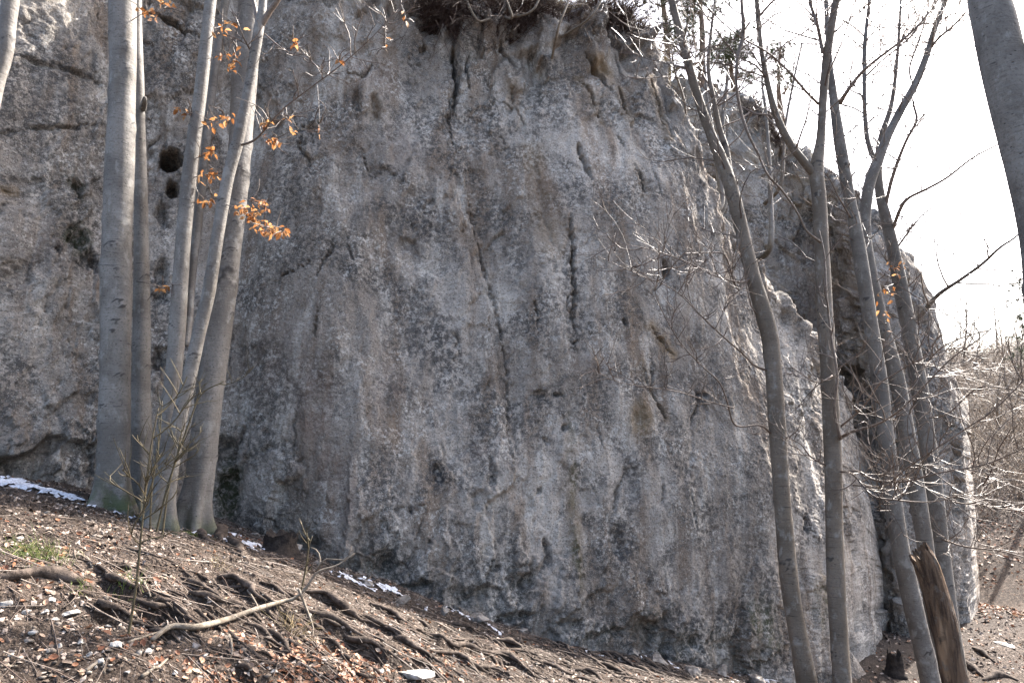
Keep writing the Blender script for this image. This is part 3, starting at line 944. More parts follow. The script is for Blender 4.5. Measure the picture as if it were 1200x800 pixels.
# ------------------------------------------------------------------ trees
def stem_geo(mb, P, r, sides, flare=0.0, base_h=None, seed=0, knots=0, moss=0.0, wob=.05, length_step=.03, collars=()):
    rg = np.random.default_rng(seed)
    n = max(6, int(np.linalg.norm(np.diff(P, axis=0), axis=1).sum() / length_step))
    X = spline(np.column_stack([P, r]), n)
    Pp, rr = X[:, :3], np.maximum(X[:, 3], .001)
    h = np.concatenate([[0], np.cumsum(np.linalg.norm(np.diff(Pp, axis=0), axis=1))])
    hb = h - (base_h or 0)
    nl = rg.integers(4, 6); ph = rg.uniform(0, 6.28)
    kn = [(rg.uniform(.04, .80) * h[-1], rg.uniform(0, 6.28), rg.uniform(.5, 1.35)) for _ in range(int(knots * 1.6))]
    mark = np.zeros((n, sides))
    def shape(th):
        f = 1 + wob * .5 * np.sin(h[:, None] * 2.3 + ph + th[None]) + wob * .5 * np.sin(h[:, None] * 5.1 - 2 * th[None])
        if flare:
            e = np.exp(-np.clip(hb, 0, None) / .15)[:, None]
            f = f + flare * e * (.45 + .55 * np.cos(nl * th[None] + ph + .6 * np.sin(2 * th[None] + ph)))
            f = f + .10 * np.exp(-np.clip(hb, 0, None) / .6)[:, None] * np.cos(nl * th[None] + ph)
        for kh, kt, ks in kn:
            dh = (h[:, None] - kh)
            dt = (th[None] - kt + math.pi) % (2 * math.pi) - math.pi
            rad = np.interp(kh, h, rr)
            # eyebrow-shaped branch scar: an arch above a round boss
            boss = np.exp(-((dh / (.055 * ks)) ** 2 + (dt * rad / (.05 * ks)) ** 2))
            arch = np.exp(-((dh - .03 * ks + 9.0 * (dt * rad) ** 2 / ks) / .010) ** 2) * np.exp(-(dt * rad / (.085 * ks)) ** 4)
            f = f + .09 * boss
            mark[:] = np.maximum(mark, np.maximum(arch * .95, np.exp(-((dh / .016) ** 2 + (dt * rad / .018) ** 2)) * .9))
        return f
    if collars:
        shape0 = shape
        row = project(Pp)[1]
        def shape(th):
            f = shape0(th)
            for cy, hw in collars:
                lump = np.exp(-((row[:, None] - cy + hw * .5 * np.sin(th * 2 + 1)[None]) / hw) ** 2)
                nz = fbm(np.stack([np.broadcast_to(np.cos(th) * 2.2, (n, sides)), np.broadcast_to(np.sin(th) * 2.2, (n, sides)), np.broadcast_to(h[:, None] * 14, (n, sides))], -1).reshape(-1, 3), 3).reshape(n, sides)
                f = f + lump * (.06 + .16 * nz)
                mark[:] = np.maximum(mark, lump * (.45 + 1.3 * nz))
            return f
    V, Q, T = tube_geo(Pp, rr, sides, True, shape)
    a = mark.copy()
    if moss:
        a = a - moss * np.exp(-np.clip(hb, 0, None) / .30)[:, None]
    a = np.concatenate([a.ravel(), [0, 0]])
    mb.add(V, Q, T, a)
    return Pp, rr

def px_path(pts):
    """rows (px, py, d, width in photograph pixels) -> points, radii"""
    P = np.array([at(p[0], p[1], p[2]) for p in pts])
    r = np.array([p[3] * p[2] / FPX / 2 * math.cos(math.atan((p[0] - 600) / FPX)) * (.94 if p[0] < 700 or p[0] > 1130 else .84) for p in pts])
    return P, r

def side_shoots(mb, P, r, n, seed, L=(.3, 1.1), r0=.006, up=.35, levels=2, lo=.1, flat=.6, bias=None):
    """Bare beech shoots off a stem: wavering, upturned at the tips, with finer ones off them."""
    rg = np.random.default_rng(seed)
    m = len(P)
    for _ in range(n):
        k = int(np.clip(rg.uniform(lo, 1) * m, 1, m - 2))
        tn = unit(P[k + 1] - P[k - 1])
        a = rg.normal(size=3); a[2] *= flat
        if bias is not None:
            a = a + bias
        a = unit(a - tn * (a @ tn))
        d = unit(a * .85 + tn * .45 + np.array((0, 0, up * .6)))
        ln = rg.uniform(*L)
        rad = min(r[k] * .55, r0 * (.6 + ln * .7))
        pts = [P[k] - d * min(r[k], .03) * .4]
        q = P[k].copy()
        segs = 6
        for s in range(segs):
            d = unit(d + rg.normal(size=3) * .20 + np.array((0, 0, up * .14)))
            q = q + d * ln / segs
            pts.append(q.copy())
        pts = np.array(pts)
        rr = np.linspace(max(rad, .0045), .0028, len(pts))
        V, Q, T = tube_geo(pts, rr, 4, False)
        mb.add(V, Q)
        if levels > 1:
            cnt = int(rg.integers(3, 5 + int(ln * 9)))
            ks = rg.integers(1, len(pts) - 1, cnt)
            tt = unit(pts[ks + 1] - pts[ks])
            dd = rg.normal(size=(cnt, 3)); dd[:, 2] = dd[:, 2] * .5 + .15
            dd = unit(tt * .8 + unit(dd) * .7)
            fr = rg.uniform(0, 1, cnt)[:, None]
            S0 = pts[ks] * (1 - fr) + pts[ks + 1] * fr
            V, Q = batch_curves(S0, dd, rg.uniform(.08, .38, cnt) * ln ** .5, np.maximum(.0032, np.minimum(.0042, rad * .5)), rg.normal(size=(cnt, 3)) * .15 + np.array((0, 0, .12)), 3, 3, .6)
            mb.add(V, Q)

leaf_meshes = []
def make_leaf_mesh(k, length=.064):
    rg = np.random.default_rng(100 + k)
    w = length * rg.uniform(.19, .27)
    t = np.linspace(0, 1, 6)
    prof = np.sin(np.pi * t ** .85) * w
    curl = rg.uniform(-.5, .9); fold = rg.uniform(.25, .9)
    V = []
    for i, tt in enumerate(t):
        z = -curl * length * tt ** 2 * .6
        for sx in (-1, 0, 1):
            V.append((sx * prof[i], tt * length, z + abs(sx) * prof[i] * fold + sx * prof[i] * rg.uniform(-.3, .3)))
    Q = []
    for i in range(5):
        for c in (0, 1):
            a = i * 3 + c
            Q.append((a, a + 1, a + 4, a + 3))
    return np.array(V), np.array(Q)
for k in range(5):
    V, Q = make_leaf_mesh(k)
    me = bpy.data.meshes.new('leaf')
    me.from_pydata([tuple(map(float, v)) for v in V], [], [tuple(map(int, q)) for q in Q])
    for p in me.polygons: p.use_smooth = True
    me.materials.append(M['leaf'])
    leaf_meshes.append(me)
lrg = random.Random(3)

def hang_leaves(parent, origin, pts, n, spread, scale=1.0):
    """Single withered leaves, children of their twig."""
    for _ in range(n):
        k = lrg.randrange(len(pts))
        p = Vector(pts[k]) + Vector((lrg.gauss(0, spread), lrg.gauss(0, spread), lrg.gauss(0, spread * .6) - .01)) - Vector(origin)
        o = bpy.data.objects.new('leaf', lrg.choice(leaf_meshes))
        COL.objects.link(o)
        o.parent = parent
        o.location = p
        o.rotation_euler = (lrg.uniform(-1.6, .3), lrg.uniform(-.9, .9), lrg.uniform(0, 6.28))
        s = lrg.uniform(.7, 1.15) * scale
        o.scale = (s, s, s)

def tree(name, label, cat, stem, mat, group=None, flare=.5, knots=8, limbs=(), sides=26, crown=None, seed=1, moss=.6, sub='limb', twigs_on_trunk=0, tw_lo=.3, leaf_sprays=(), sink=.25, tw_bias=None, collars=(), embed_z=None):
    P, r = px_path(stem)
    gz0 = g1(P[0][0], P[0][1]) if embed_z is None else embed_z(P[0])
    base = np.array((P[0][0], P[0][1], gz0))
    # trunk goes into the earth
    P = np.vstack([[P[0][0] + (P[0][0] - P[1][0]) * .05, P[0][1], gz0 - sink], P]) if P[0][2] > gz0 - sink + .05 else P
    if len(P) > len(r):
        r = np.concatenate([[r[0]], r])
    root = thing(name, label, cat, base, group)
    mb = MB()
    Pp, rr = stem_geo(mb, P, r, sides, flare, max(0.0, gz0 - P[0][2]), seed, knots, moss, collars=collars, length_step=.022 if sides < 30 else .017)
    mb.build('trunk', mat, root, base)
    if twigs_on_trunk:
        tb = MB()
        side_shoots(tb, Pp, rr, int(twigs_on_trunk * 2.4), seed + 5, (.25, 1.0), .008, lo=tw_lo, bias=tw_bias)
        tag(tb.build('twigs', M['twig'], root, base), kind='stuff')
    for k, lm in enumerate(limbs):
        pts, nsh = lm[0], lm[1]
        LP, lr = px_path(pts)
        lr = np.where(lr < .05, lr * (.62 + .33 * lr / .05), lr * .95)
        lb = MB()
        LL, lrr = stem_geo(lb, LP, lr, 10 if lr[0] > .02 else 6, 0, 0, seed + 20 + k, 2 if lr[0] > .03 else 0, 0, .06, .05)
        lo = lb.build(sub if lr[0] > .022 else 'branch', mat if lr[0] > .028 else M['twig'], root, base)
        if nsh:
            tb = MB()
            side_shoots(tb, LL, lrr, int(nsh * (2.6 if pts[0][1] < 300 else 1.9)), seed + 60 + k, lm[2] if len(lm) > 2 else (.35, 1.2), .0085, lo=.12)
            tag(tb.build('twigs', M['twig'], lo, base), kind='stuff')
    if crown:
        # limbs and boughs above the frame, so that the tree is whole and throws its shade
        rg = np.random.default_rng(seed + 7)
        for c in range(crown):
            k = int(len(Pp) * rg.uniform(.80, .99)) if c else len(Pp) - 2
            d = unit(np.array((rg.normal() * .5, rg.normal() * .5, 1.0)))
            q = Pp[k].copy(); pts = [q.copy()]
            for s in range(6):
                d = unit(d + rg.normal(size=3) * .18)
                q = q + d * rg.uniform(.35, .6)
                pts.append(q.copy())
            pts = np.array(pts)
            lb = MB()
            LL, lrr = stem_geo(lb, pts, np.linspace(rr[k] * .6, .012, 7), 8, 0, 0, seed + c, 0, 0, .05, .12)
            lo = lb.build('limb', mat, root, base)
            tb = MB()
            side_shoots(tb, LL, lrr, 9, seed + 90 + c, (.5, 1.5), .009, lo=.15)
            tag(tb.build('twigs', M['twig'], lo, base), kind='stuff')
    for k, (pts, n, spread) in enumerate(leaf_sprays):
        LP, lr = px_path(pts)
        lr = lr * .5
        k0 = np.argmin(((Pp - LP[0]) ** 2).sum(1))
        if ((Pp[k0] - LP[0]) ** 2).sum() < .2 ** 2:
            LP[0] = Pp[k0]
        X = spline(LP, 14)
        tb = MB()
        V, Q, T = tube_geo(X, np.linspace(lr[0], .0012, 14), 5, True)
        tb.add(V, Q, T)
        side_shoots(tb, X, np.linspace(max(lr[0], .003), .0015, 14), 7, seed + 300 + k, (.06, .22), .0025, levels=1, lo=.25)
        tw = tb.build('leafy_twig', M['twig'], root, base)
        i0 = 5
        hang_leaves(tw, base, X[i0:], int(n * 2.4), spread)
    return root, Pp, rr

BG = 'beech stems growing from one stool at the cliff foot'
tree('beech_tree', 'thickest smooth grey beech trunk, leftmost stem of the clump', 'tree',
     [(130, 600, 6.55, 48), (132, 565, 6.55, 44), (134, 480, 6.55, 41), (137, 300, 6.55, 41), (141, 170, 6.55, 39), (144, 60, 6.55, 37), (144, 0, 6.55, 40), (147, -90, 6.5, 34), (155, -300, 6.4, 28), (160, -600, 6.3, 22)],
     M['beech'], BG, .55, 30, crown=3, seed=11, sides=36, moss=.9,
     leaf_sprays=[([(160, 25, 6.5, 3), (172, 14, 6.4, 2), (185, 18, 6.35, 1.5), (195, 5, 6.3, 1)], 9, .035), ([(160, -12, 6.5, 3), (182, -4, 6.4, 2), (200, 8, 6.3, 1)], 5, .03)])
tree('beech_tree', 'slim straight beech stem with a dark hollow knot, close behind the thickest trunk', 'tree',
     [(166, 575, 7.0, 30), (165, 480, 7.0, 27), (166, 380, 7.0, 23), (165, 250, 7.0, 19), (163, 120, 7.0, 16), (160, 0, 7.0, 14), (158, -300, 7.0, 10)],
     M['beech'], BG, .5, 9, crown=2, seed=12,
     limbs=[([(167, 128, 6.98, 11), (169, 120, 6.9, 9), (170, 114, 6.86, 6)], 0)])
tree('beech_tree', 'medium beech stem rising from a low fork, bent near its foot', 'tree',
     [(184, 605, 6.4, 30), (190, 540, 6.4, 25), (200, 470, 6.4, 23), (207, 400, 6.4, 22), (211, 335, 6.4, 21), (216, 265, 6.4, 21), (224, 190, 6.4, 20), (235, 110, 6.4, 18), (247, 0, 6.4, 16), (262, -120, 6.4, 14), (280, -350, 6.4, 11)],
     M['beech'], BG, .6, 14, crown=2, seed=13, sides=36,
     limbs=[([(218, 405, 6.45, 11), (222, 370, 6.5, 12), (225, 320, 6.55, 13), (234, 240, 6.6, 14), (243, 150, 6.6, 14), (255, 60, 6.6, 13), (266, -10, 6.6, 12), (285, -140, 6.6, 9)], 0)],
     leaf_sprays=[([(245, 45, 6.35, 3), (262, 30, 6.2, 2), (275, 28, 6.15, 1.2)], 6, .03), ([(250, 70, 6.4, 2), (270, 62, 6.2, 2), (280, 52, 6.15, 1)], 5, .025), ([(240, 150, 6.35, 3), (255, 140, 6.25, 2), (268, 132, 6.2, 1)], 7, .03),
                  ([(238, 190, 6.4, 3), (245, 178, 6.3, 2), (252, 172, 6.25, 1)], 6, .03), ([(235, 210, 6.4, 3), (243, 204, 6.3, 2), (254, 205, 6.25, 1)], 8, .03), ([(236, 238, 6.4, 2), (246, 234, 6.3, 2), (251, 230, 6.25, 1)], 5, .02),
                  ([(226, 140, 6.4, 2), (218, 130, 6.3, 2), (210, 126, 6.25, 1)], 4, .02), ([(203, 330, 6.4, 2), (195, 334, 6.3, 2), (186, 336, 6.2, 1)], 4, .02), ([(265, 90, 6.4, 2), (275, 74, 6.2, 2), (281, 72, 6.15, 1)], 5, .025)])
tree('beech_tree', 'slender beech stem leaning right with a forked top and a long thin side branch', 'tree',
     [(188, 612, 6.2, 34), (196, 560, 6.2, 27), (208, 500, 6.2, 20), (222, 440, 6.2, 19), (233, 390, 6.2, 18), (245, 340, 6.2, 17), (257, 265, 6.2, 17), (268, 205, 6.2, 16), (280, 160, 6.2, 16), (292, 100, 6.2, 14), (303, 35, 6.2, 14), (308, 0, 6.2, 11), (312, -90, 6.2, 9), (330, -300, 6.2, 6)],
     M['beech'], BG, .6, 14, crown=2, seed=14, sides=36,
     limbs=[([(303, 35, 6.2, 10), (315, 15, 6.18, 10), (330, -8, 6.15, 9), (350, -60, 6.1, 7)], 0),
            ([(302, 30, 6.2, 8), (299, 10, 6.25, 8), (294, -10, 6.3, 7)], 0),
            ([(283, 170, 6.18, 5), (300, 163, 6.1, 4.5), (320, 140, 6.0, 4), (335, 125, 5.95, 3.6), (365, 102, 5.9, 3), (400, 76, 5.85, 2.6), (440, 40, 5.8, 2), (470, 5, 5.75, 1.6), (490, -25, 5.7, 1.2)], 9, (.12, .45)),
            ([(294, 60, 6.2, 4), (286, 45, 6.1, 3), (276, 20, 6.0, 2.5)], 3, (.1, .3)),
            ([(310, 40, 6.2, 3), (335, 60, 6.1, 2.5), (365, 72, 6.0, 2), (378, 90, 5.95, 1.2)], 5, (.1, .35))],
     leaf_sprays=[([(262, 240, 6.2, 3), (280, 244, 6.05, 2.5), (300, 256, 5.95, 2), (318, 268, 5.9, 1.2)], 26, .045), ([(300, 258, 5.95, 2), (320, 268, 5.85, 1.5), (336, 272, 5.8, 1)], 12, .035), ([(285, 232, 6.05, 2), (300, 238, 5.95, 1.5), (312, 246, 5.9, 1)], 8, .035),
                  ([(305, 158, 6.1, 2), (312, 162, 6.05, 1.5), (325, 166, 6.0, 1)], 7, .025), ([(306, 152, 6.1, 2), (310, 146, 6.05, 1.5), (316, 140, 6.0, 1)], 3, .015), ([(335, 125, 5.95, 2), (338, 145, 5.9, 1.5), (342, 155, 5.88, 1)], 4, .012),
                  ([(340, 60, 6.1, 2), (344, 54, 6.05, 1.5), (346, 48, 6.0, 1)], 3, .012), ([(372, 100, 5.9, 1.5), (374, 130, 5.88, 1.2), (375, 158, 5.86, 1)], 1, .006), ([(400, 76, 5.85, 1.5), (398, 72, 5.83, 1.2), (397, 70, 5.8, 1)], 2, .006), ([(452, 30, 5.8, 1.5), (452, 45, 5.78, 1.2), (452, 60, 5.77, 1)], 1, .006), ([(470, 5, 5.75, 1.5), (474, 15, 5.73, 1.2), (476, 26, 5.72, 1)], 2, .006)])
tree('beech_tree', 'stout scarred beech stem leaning against the cliff, rightmost of the clump', 'tree',
     [(226, 600, 6.75, 40), (233, 560, 6.75, 36), (241, 500, 6.75, 35), (250, 430, 6.75, 36), (258, 370, 6.75, 35), (263, 335, 6.75, 33), (268, 300, 6.75, 31), (276, 230, 6.75, 30), (283, 150, 6.75, 32), (288, 70, 6.75, 35), (293, 0, 6.75, 32), (300, -120, 6.7, 26), (318, -400, 6.6, 20)],
     M['beech'], BG, .65, 26, crown=3, seed=15, sides=36, collars=[(328, 16), (205, 9)])
tree('beech_tree', 'pale sunlit crooked beech trunk at the edge of the slope above the path', 'tree',
     [(-62, 640, 4.4, 40), (-55, 520, 4.4, 30), (-40, 330, 4.4, 27), (-18, 170, 4.4, 26), (-6, 100, 4.4, 27), (4, 65, 4.4, 26), (9, 25, 4.4, 25), (13, -10, 4.4, 25), (24, -120, 4.4, 24), (30, -330, 4.4, 20)],
     M['beech'], None, .6, 6, crown=3, seed=16)

M['beech_dark'] = mat_bark('beech_bark_dark', (0.082, 0.072, 0.061), (0.140, 0.125, 0.108))
RG = 'young beeches standing in front of the receding cliff'
D1 = 7.0
tree('beech_tree', 'slim beech with a kink and a narrow fork, second bare trunk out from the clump', 'tree',
     [(950, 830, D1, 30), (938, 760, D1, 26), (926, 690, D1, 25), (918, 600, D1, 24), (911, 500, D1, 24), (904, 410, D1, 25), (897, 375, D1, 25), (884, 330, D1, 22), (873, 285, D1, 21), (861, 235, D1, 20), (850, 200, D1, 20), (832, 155, D1, 15), (815, 105, D1, 13), (800, 50, D1, 13), (787, 0, D1, 11), (775, -60, D1, 10), (760, -250, D1, 7)],
     M['beech_brown'], RG, .4, 16, seed=21, crown=1, twigs_on_trunk=10, tw_lo=.35,
     limbs=[([(855, 205, D1, 13), (851, 175, D1 + .05, 11), (843, 150, D1 + .1, 10), (836, 115, D1 + .15, 9), (830, 80, D1 + .2, 8), (833, 40, D1 + .2, 6), (842, -30, D1 + .2, 4)], 5),
            ([(880, 325, D1, 6), (872, 330, D1 - .1, 5), (858, 329, D1 - .3, 4), (835, 322, D1 - .6, 3.6), (800, 305, D1 - .9, 3), (760, 292, D1 - 1.1, 2), (720, 284, D1 - 1.2, 1.2)], 12, (.15, .6)),
            ([(876, 328, D1 - .05, 5), (864, 338, D1 - .2, 4), (850, 300, D1 - .4, 3), (832, 296, D1 - .5, 2.4), (800, 297, D1 - .7, 1.8)], 8, (.12, .5)),
            ([(899, 434, D1, 5), (884, 428, D1 - .15, 4.5), (870, 414, D1 - .3, 4), (845, 392, D1 - .5, 3.4), (820, 368, D1 - .8, 3), (790, 340, D1 - 1.0, 2.2), (750, 322, D1 - 1.2, 1.5), (700, 300, D1 - 1.3, 1)], 12, (.15, .6)),
            ([(903, 507, D1, 5), (890, 498, D1 - .15, 4.5), (862, 498, D1 - .3, 4), (852, 470, D1 - .45, 3.6), (843, 448, D1 - .6, 3.2), (822, 428, D1 - .8, 2.8), (795, 398, D1 - 1, 2.4), (770, 350, D1 - 1.2, 1.8), (766, 312, D1 - 1.25, 1.2)], 10, (.12, .5)),
            ([(860, 478, D1 - .4, 3), (830, 470, D1 - .6, 2.6), (795, 459, D1 - .9, 2.2), (750, 452, D1 - 1.1, 1.8), (720, 446, D1 - 1.2, 1.4), (690, 430, D1 - 1.3, 1)], 9, (.1, .4)),
            ([(790, 10, D1, 5), (800, -10, D1, 4), (815, -40, D1, 3)], 2),
            ([(812, 100, D1, 4), (795, 58, D1 - .1, 3.4), (775, 50, D1 - .3, 3), (750, 45, D1 - .5, 2.4), (735, 38, D1 - .6, 1.6)], 5, (.1, .4)),
            ([(801, 92, D1, 3), (780, 90, D1 - .1, 2.6), (755, 92, D1 - .3, 2), (735, 90, D1 - .4, 1.2)], 3, (.1, .3))])
D2 = 6.7
tree('beech_tree', 'straight beech trunk dividing into spreading limbs against the sky', 'tree',
     [(990, 830, D2, 26), (983, 740, D2, 25), (978, 640, D2, 25), (976, 540, D2, 25), (972, 450, D2, 24), (967, 370, D2, 23), (963, 290, D2, 22), (960, 235, D2, 21), (957, 200, D2, 21), (962, 160, D2, 14), (965, 110, D2, 13), (970, 60, D2, 13), (977, 15, D2, 12), (984, -40, D2, 11), (990, -250, D2, 7)],
     M['beech_brown'], RG, .4, 14, seed=22, crown=1, twigs_on_trunk=8, tw_lo=.45,
     limbs=[([(955, 205, D2, 15), (940, 187, D2 - .03, 14), (924, 165, D2 - .06, 13), (908, 130, D2 - .1, 12), (898, 90, D2 - .12, 10), (891, 50, D2 - .15, 9), (887, 0, D2 - .2, 9), (884, -60, D2 - .2, 7)], 8),
            ([(964, 62, D2, 8), (958, 30, D2 + .1, 8), (950, 5, D2 + .2, 7), (940, -40, D2 + .3, 5)], 7),
            ([(959, 122, D2, 7), (945, 108, D2 - .1, 6), (925, 85, D2 - .2, 5), (900, 62, D2 - .3, 4.6), (870, 45, D2 - .4, 4), (845, 25, D2 - .5, 3.4), (810, -10, D2 - .6, 2.6)], 10),
            ([(962, 284, D2 - .1, 6), (945, 270, D2 - .15, 5), (935, 250, D2 - .2, 5), (918, 225, D2 - .25, 5), (900, 205, D2 - .3, 5), (888, 180, D2 - .3, 5), (876, 155, D2 - .35, 6), (868, 130, D2 - .35, 6), (863, 100, D2 - .4, 6), (864, 70, D2 - .4, 7), (871, 40, D2 - .4, 8), (869, 0, D2 - .45, 7), (868, -40, D2 - .5, 6)], 10, (.1, .5)),
            ([(966, 95, D2, 5), (978, 70, D2 - .1, 4), (990, 40, D2 - .2, 3), (1003, 0, D2 - .3, 2)], 6),
            ([(985, 515, D2 - .1, 7), (978, 480, D2 - .15, 6), (981, 440, D2 - .2, 5.4), (975, 400, D2 - .2, 5), (969, 350, D2 - .2, 4.6), (966, 300, D2 - .2, 4), (960, 270, D2 - .2, 3)], 6, (.15, .5)),
            ([(986, 512, D2 - .05, 7), (1000, 505, D2 - .2, 6), (1030, 496, D2 - .4, 5), (1055, 480, D2 - .6, 4.4), (1085, 450, D2 - .8, 3.8), (1115, 420, D2 - 1, 3.2), (1150, 395, D2 - 1.2, 2.6), (1175, 370, D2 - 1.3, 2), (1205, 340, D2 - 1.4, 1.4)], 14, (.15, .7)),
            ([(985, 500, D2, 5), (1010, 478, D2 - .2, 4.6), (1030, 450, D2 - .4, 4), (1045, 440, D2 - .5, 3.4), (1080, 420, D2 - .7, 2.8), (1125, 405, D2 - .9, 2)], 12, (.15, .6)),
            ([(984, 553, D2 - .05, 6), (1005, 552, D2 - .2, 5), (1025, 562, D2 - .4, 5), (1060, 564, D2 - .6, 4.6), (1100, 554, D2 - .8, 4.2), (1150, 545, D2 - 1.0, 3.6), (1175, 536, D2 - 1.1, 3), (1210, 520, D2 - 1.3, 2)], 14, (.15, .7)),
            ([(985, 552, D2 - .05, 5), (1000, 556, D2 - .2, 4.4), (1022, 580, D2 - .4, 4), (1045, 585, D2 - .5, 3.6), (1090, 588, D2 - .7, 3), (1130, 578, D2 - .9, 2.2), (1160, 565, D2 - 1, 1.5)], 12, (.15, .6)),
            ([(1000, 568, D2 - .2, 4), (1035, 570, D2 - .5, 4), (1060, 550, D2 - .7, 3.6), (1090, 530, D2 - .9, 3.4), (1135, 500, D2 - 1.1, 3.2), (1165, 480, D2 - 1.3, 2.8), (1205, 440, D2 - 1.5, 2)], 14, (.15, .7)),
            ([(968, 545, D2, 4), (950, 535, D2 - .2, 3.4), (938, 520, D2 - .3, 2.6), (920, 512, D2 - .4, 1.6)], 5, (.1, .4)),
            ([(975, 440, D2 - .1, 4), (960, 448, D2 - .2, 3), (945, 442, D2 - .3, 2.4), (928, 430, D2 - .4, 1.6)], 5, (.1, .4))])
D3 = 8.0
tree('beech_tree', 'leaning grey beech with a lopped top, its foot beside the broken stump', 'tree',
     [(1096, 830, D3, 30), (1086, 780, D3, 28), (1070, 710, D3, 27), (1056, 645, D3, 26), (1046, 580, D3, 25), (1038, 510, D3, 24), (1031, 450, D3, 23), (1022, 390, D3, 22), (1013, 330, D3, 21), (1003, 270, D3, 20), (994, 225, D3, 18), (986, 180, D3, 18), (980, 140, D3, 16), (975, 100, D3, 12), (972, 70, D3, 9), (968, 0, D3, 7), (966, -80, D3, 5)],
     M['beech_dark'], RG, .4, 14, seed=23, twigs_on_trunk=14, tw_lo=.3,
     limbs=[([(984, 122, D3, 9), (994, 105, D3 - .1, 8), (1010, 85, D3 - .2, 7), (1030, 68, D3 - .3, 6), (1060, 45, D3 - .4, 5), (1085, 20, D3 - .5, 4), (1110, -15, D3 - .6, 3)], 10, (.3, 1.1)),
            ([(1000, 260, D3, 5), (985, 235, D3 - .2, 4), (972, 210, D3 - .3, 3), (955, 190, D3 - .4, 2)], 4)],
     leaf_sprays=[([(1030, 445, D3, 3), (1045, 340, D3 - .5, 2), (1062, 325, D3 - .7, 1.2)], 4, .05)])
D4 = 8.6
tree('beech_tree', 'dark slanting beech with a wide upright fork, behind the leaning one', 'tree',
     [(1105, 800, D4, 26), (1092, 700, D4, 25), (1080, 610, D4, 24), (1067, 530, D4, 24), (1052, 450, D4, 23), (1036, 390, D4, 22), (1022, 330, D4, 20), (1014, 280, D4, 19), (1014, 250, D4, 18), (1019, 215, D4, 17), (1028, 190, D4, 17), (1040, 160, D4, 14), (1055, 130, D4, 13), (1072, 100, D4, 12), (1086, 65, D4, 11), (1095, 35, D4, 9), (1108, 0, D4, 8), (1125, -60, D4, 6)],
     M['beech_dark'], RG, .3, 12, seed=24, twigs_on_trunk=16, tw_lo=.5,
     limbs=[([(1027, 192, D4, 10), (1018, 170, D4 + .1, 9), (1014, 140, D4 + .15, 8), (1013, 100, D4 + .2, 8), (1013, 60, D4 + .2, 8), (1016, 25, D4 + .25, 7), (1022, -20, D4 + .3, 6)], 12, (.3, 1.2)),
            ([(1088, 60, D4, 6), (1100, 45, D4 - .1, 6), (1120, 28, D4 - .2, 5), (1132, 14, D4 - .3, 4)], 5),
            ([(1014, 90, D4 + .2, 5), (1035, 70, D4, 4), (1065, 45, D4 - .1, 3.6), (1090, 10, D4 - .2, 3), (1110, -30, D4 - .3, 2)], 8, (.3, 1.0)),
            ([(1070, 102, D4, 5), (1066, 80, D4, 4.4), (1076, 50, D4, 4), (1085, 20, D4, 3), (1092, -20, D4, 2)], 7)])
D5 = 9.0
tree('beech_tree', 'pale grey outermost beech of the row with a long branch over the valley', 'tree',
     [(1122, 790, D5, 28), (1112, 720, D5, 26), (1102, 640, D5, 26), (1092, 560, D5, 26), (1080, 470, D5, 25), (1068, 400, D5, 24), (1056, 340, D5, 22), (1046, 290, D5, 19), (1038, 255, D5, 17), (1031, 225, D5, 14), (1029, 190, D5, 12), (1033, 160, D5, 10), (1045, 120, D5, 7), (1052, 60, D5, 5), (1058, -40, D5, 3)],
     M['beech_dark'], RG, .35, 12, seed=25, twigs_on_trunk=16, tw_lo=.4,
     limbs=[([(1070, 380, D5, 9), (1085, 362, D5 - .2, 9), (1100, 345, D5 - .4, 8), (1125, 328, D5 - .7, 7), (1150, 310, D5 - 1, 6), (1172, 290, D5 - 1.3, 5), (1192, 276, D5 - 1.5, 4), (1230, 240, D5 - 1.8, 3)], 7),
            ([(1036, 250, D5, 8), (1042, 222, D5 - .1, 7), (1050, 195, D5 - .2, 7), (1062, 165, D5 - .3, 6), (1074, 142, D5 - .4, 6), (1072, 128, D5 - .4, 5), (1069, 115, D5 - .4, 3)], 5),
            ([(1044, 275, D5, 7), (1055, 245, D5 - .2, 7), (1065, 232, D5 - .3, 6), (1085, 222, D5 - .5, 5.6), (1110, 208, D5 - .7, 5), (1140, 185, D5 - 1, 4), (1172, 168, D5 - 1.3, 3)], 3, (.2, .6)),
            ([(1050, 292, D5, 5), (1072, 262, D5 - .2, 4), (1090, 245, D5 - .4, 3), (1110, 238, D5 - .6, 2)], 4, (.2, .6)),
            ([(1075, 440, D5, 4), (1100, 410, D5 - .4, 3.4), (1130, 395, D5 - .8, 3), (1165, 385, D5 - 1.2, 2)], 8, (.2, .7)),
            ([(1083, 490, D5, 4), (1110, 485, D5 - .4, 3.4), (1145, 455, D5 - .8, 3), (1180, 455, D5 - 1.2, 2.4), (1210, 460, D5 - 1.4, 2)], 10, (.2, .8)),
            ([(1095, 580, D5, 4), (1130, 590, D5 - .6, 3.4), (1165, 585, D5 - 1.0, 3), (1205, 600, D5 - 1.4, 2)], 10, (.2, .8)),
            ([(1100, 630, D5, 4), (1130, 640, D5 - .6, 3.6), (1170, 645, D5 - 1.0, 3), (1210, 655, D5 - 1.4, 2)], 8, (.2, .7))],
     leaf_sprays=[([(1060, 330, D5, 3), (1050, 312, D5 - .5, 2), (1056, 300, D5 - .6, 1.2)], 5, .05), ([(1058, 350, D5, 3), (1040, 338, D5 - .5, 2), (1028, 345, D5 - .7, 1.2)], 5, .05)])
